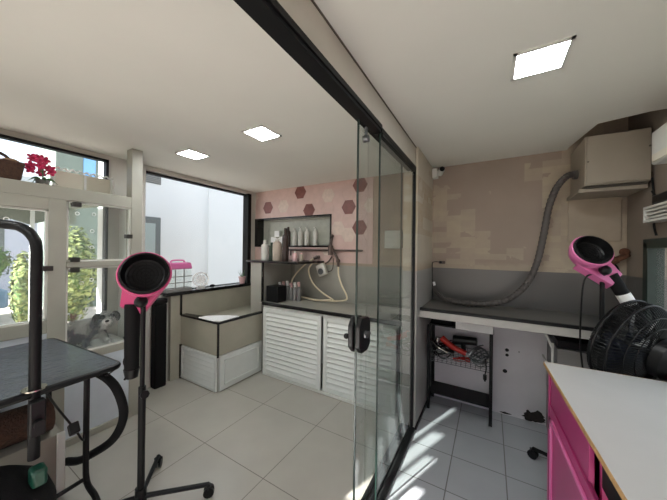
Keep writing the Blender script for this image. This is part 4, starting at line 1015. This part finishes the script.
build('downpipe', MB().cyl((-4.46, 3.05, -.05), (-4.46, 3.05, 3.2), .012), 'extw', nb)

def foliage(n, c, r, leaf=.06, squash=1):
    mb = MB(); c = Vector(c)
    for k in range(n):
        d = Vector((random.gauss(0, 1), random.gauss(0, 1), random.gauss(0, 1))).normalized()
        p = c + Vector((d.x*r[0], d.y*r[1], d.z*r[2]))*random.uniform(.55, 1)
        a = Vector((random.gauss(0, 1), random.gauss(0, 1), random.gauss(0, 1))).normalized(); b = a.cross(d)
        if b.length < .1: continue
        b.normalize(); a = b.cross(d).normalized()*.9+d*.3
        s = leaf*random.uniform(.6, 1.3)
        mb.quad([p-a*s, p+b*s*.5, p+a*s, p-b*s*.5])
    return mb
def bush(name, c, r, n, m, label, cat, leaf=.06, trunk=True):
    t_ = thing(name, (c[0], c[1], -.05), label, cat)
    build('foliage', foliage(n, c, r, leaf), m, t_)
    build('inner_foliage', MB().sphere(c, 1, 14, (r[0]*.75, r[1]*.75, r[2]*.8)), 'leafd', t_)
    build('trunk', MB().tube([(c[0], c[1], -.05), (c[0]+.03, c[1]-.02, c[2]*.5), (c[0], c[1], c[2])], .05 if r[0] > .4 else .03, 8), 'rust', t_)
bush('hedge_bush', (-7.4, 1.33, .70), (.35, .15, .72), 1600, 'leafl', 'yellow green bush outside the street window, seen past the grooming arm', 'bush', .05)
bush('round_bush', (-11.0, 1.35, 1.1), (.5, .5, .5), 1200, 'leafd', 'round dark green bush farther off in front of the pale house', 'bush', .05)
bush('street_tree', (-7.2, 1.98, .95), (.45, .36, 1.0), 3600, 'leafl', 'leafy yellow green shrub outside behind the kennel glass', 'shrub', .05)
ph = thing('pale_house', (-16, 1, -.05), 'pale lavender house across the street', 'house')
build('wall', MB().box((-18, -3, -.05), (-14, 3.4, 3.3)), 'lav', ph)
build('roof', MB().prism([(-18.4, 3.3), (-13.6, 3.3), (-16, 4.3)], -3.3, 3.7, Matrix(((1, 0, 0, 0), (0, 0, 1, 0), (0, 1, 0, 0), (0, 0, 0, 1)))), 'extg', ph)
for yy in (.4, 1.5): build('window', MB().box((-14.02, yy, 1.2), (-13.98, yy+.6, 2.2)), 'extg', ph)
fb = thing('office_building', (-9.6, 2.9, -.05), 'grey green building with blue windows seen through the high window', 'building')
build('wall', MB().box((-10.4, 2.12, -.05), (-9.0, 4.2, 4.6)), mat('grey green render', S(112, 124, 116), .8, var=.05), fb)
for k, yy in enumerate((2.62, 2.92)): build('window', MB().box((-9.0, yy, 2.95), (-8.98, yy+.24, 4.0)), mat('blue window glass', S(120, 170, 215), .15) if k == 0 else bpy.data.materials['blue window glass'], fb)
build('ledge', MB().box((-9.06, 2.12, 2.72), (-8.96, 4.2, 2.8)), 'ribbon', fb)
aw = thing('street_awning', (-4.3, .5, 2.2), 'grey green awning hanging outside above the street window', 'awning')
build('canopy', MB().prism([(-5.4, 2.08), (XL-.25, 2.0), (XL-.25, 2.03), (-5.4, 2.11)], -1.2, 1.5, Matrix(((1, 0, 0, 0), (0, 0, 1, 0), (0, 1, 0, 0), (0, 0, 0, 1)))), 'awn', aw)
mb = MB()
P = [(-1.2, 2.11), (1.5, 2.11)]
n = 17
for k in range(n, -1, -1):
    yk = -1.2+2.7*k/n; P.append((yk, 1.86 if k % 2 else 1.80))
mb.prism([(a, b) for a, b in P], -5.42, -5.40, Matrix(((0, 0, 1, 0), (1, 0, 0, 0), (0, 1, 0, 0), (0, 0, 0, 1))))
build('scalloped_edge', mb, 'awn', aw)
build('post', MB().box((-5.42, 1.03, -.05), (-5.38, 1.07, 2.08)), 'extw', aw)
cr = thing('parked_car', (-9.0, .85, -.05), 'blue grey car parked in the street outside', 'car')
mb = MB(); mb.prism([(-.35, .25), (1.75, .25), (1.75, .62), (1.45, .72), (1.05, 1.18), (.1, 1.2), (-.3, .75)], -9.8, -8.4, Matrix(((0, 0, 1, 0), (1, 0, 0, -.42), (0, 1, 0, 0), (0, 0, 0, 1))))
build('body', mb, 'tealm', cr, .05)
build('window', MB().prism([(.2, .78), (1.2, .78), (1.0, 1.1), (.3, 1.12)], -8.4, -8.385, Matrix(((0, 0, 1, 0), (1, 0, 0, -.42), (0, 1, 0, 0), (0, 0, 0, 1)))), 'nose', cr)
for yy in (-.5, .8): build('wheel', MB().cyl((-8.46, yy, .24), (-8.36, yy, .24), .29, seg=20), 'blackm', cr)

# ------------------------------------------------------------------ light
w = bpy.data.worlds.new('sky'); SC.world = w; w.use_nodes = True
nt = w.node_tree; nt.nodes.clear(); out = nt.nodes.new('ShaderNodeOutputWorld'); bg = nt.nodes.new('ShaderNodeBackground')
tc = nt.nodes.new('ShaderNodeTexCoord'); sp = nt.nodes.new('ShaderNodeSeparateXYZ'); rp = nt.nodes.new('ShaderNodeValToRGB')
rp.color_ramp.elements[0].position = .45; rp.color_ramp.elements[0].color = (.55, .55, .52, 1)
rp.color_ramp.elements[1].position = .6; rp.color_ramp.elements[1].color = (.80, .88, 1.0, 1)
mr_ = nt.nodes.new('ShaderNodeMapRange'); mr_.inputs['From Min'].default_value = -1
nt.links.new(tc.outputs['Generated'], sp.inputs[0]); nt.links.new(sp.outputs[2], mr_.inputs[0]); nt.links.new(mr_.outputs[0], rp.inputs[0]); nt.links.new(rp.outputs[0], bg.inputs[0])
bg.inputs[1].default_value = 1.9; nt.links.new(bg.outputs[0], out.inputs[0])

sl = bpy.data.lights.new('sun', 'SUN'); sl.energy = 27; sl.angle = math.radians(.6); sl.color = (1, .98, .95)
so_ = bpy.data.objects.new('sun', sl); COL.objects.link(so_)
el = math.radians(28); sd = Vector((.364*math.cos(el), .931*math.cos(el), -math.sin(el)))
so_.rotation_euler = sd.to_track_quat('-Z', 'Y').to_euler()

# ------------------------------------------------------------------ camera
f, yaw, pit, rol = 266.6, .53168, .00133, .01233
fw = Vector((-math.sin(yaw)*math.cos(pit), math.cos(yaw)*math.cos(pit), math.sin(pit)))
r = Vector((math.cos(yaw), math.sin(yaw), 0)); u = r.cross(fw)
cr_, sr = math.cos(rol), math.sin(rol)
rx = cr_*r+sr*u; uy = -sr*r+cr_*u
mm = Matrix((rx, uy, -fw)).transposed().to_4x4(); mm.translation = Vector((0, 0, 1.5))
cam = bpy.data.cameras.new('camera'); cam.sensor_fit = 'HORIZONTAL'; cam.sensor_width = 36; cam.lens = f/667*36; cam.clip_start = .02; cam.clip_end = 200
co = bpy.data.objects.new('camera', cam); COL.objects.link(co); co.matrix_world = mm; SC.camera = co

SC.view_settings.view_transform = 'Standard'; SC.view_settings.look = 'None'; SC.view_settings.gamma = 1; SC.view_settings.use_curve_mapping = False
SC.view_settings.exposure = 0.10
SC.cycles.max_bounces = 12; SC.cycles.transparent_max_bounces = 24; SC.cycles.diffuse_bounces = 6
SC.cycles.use_denoising = True
SC.cycles.sample_clamp_indirect = 8
SC.cycles.caustics_reflective = False
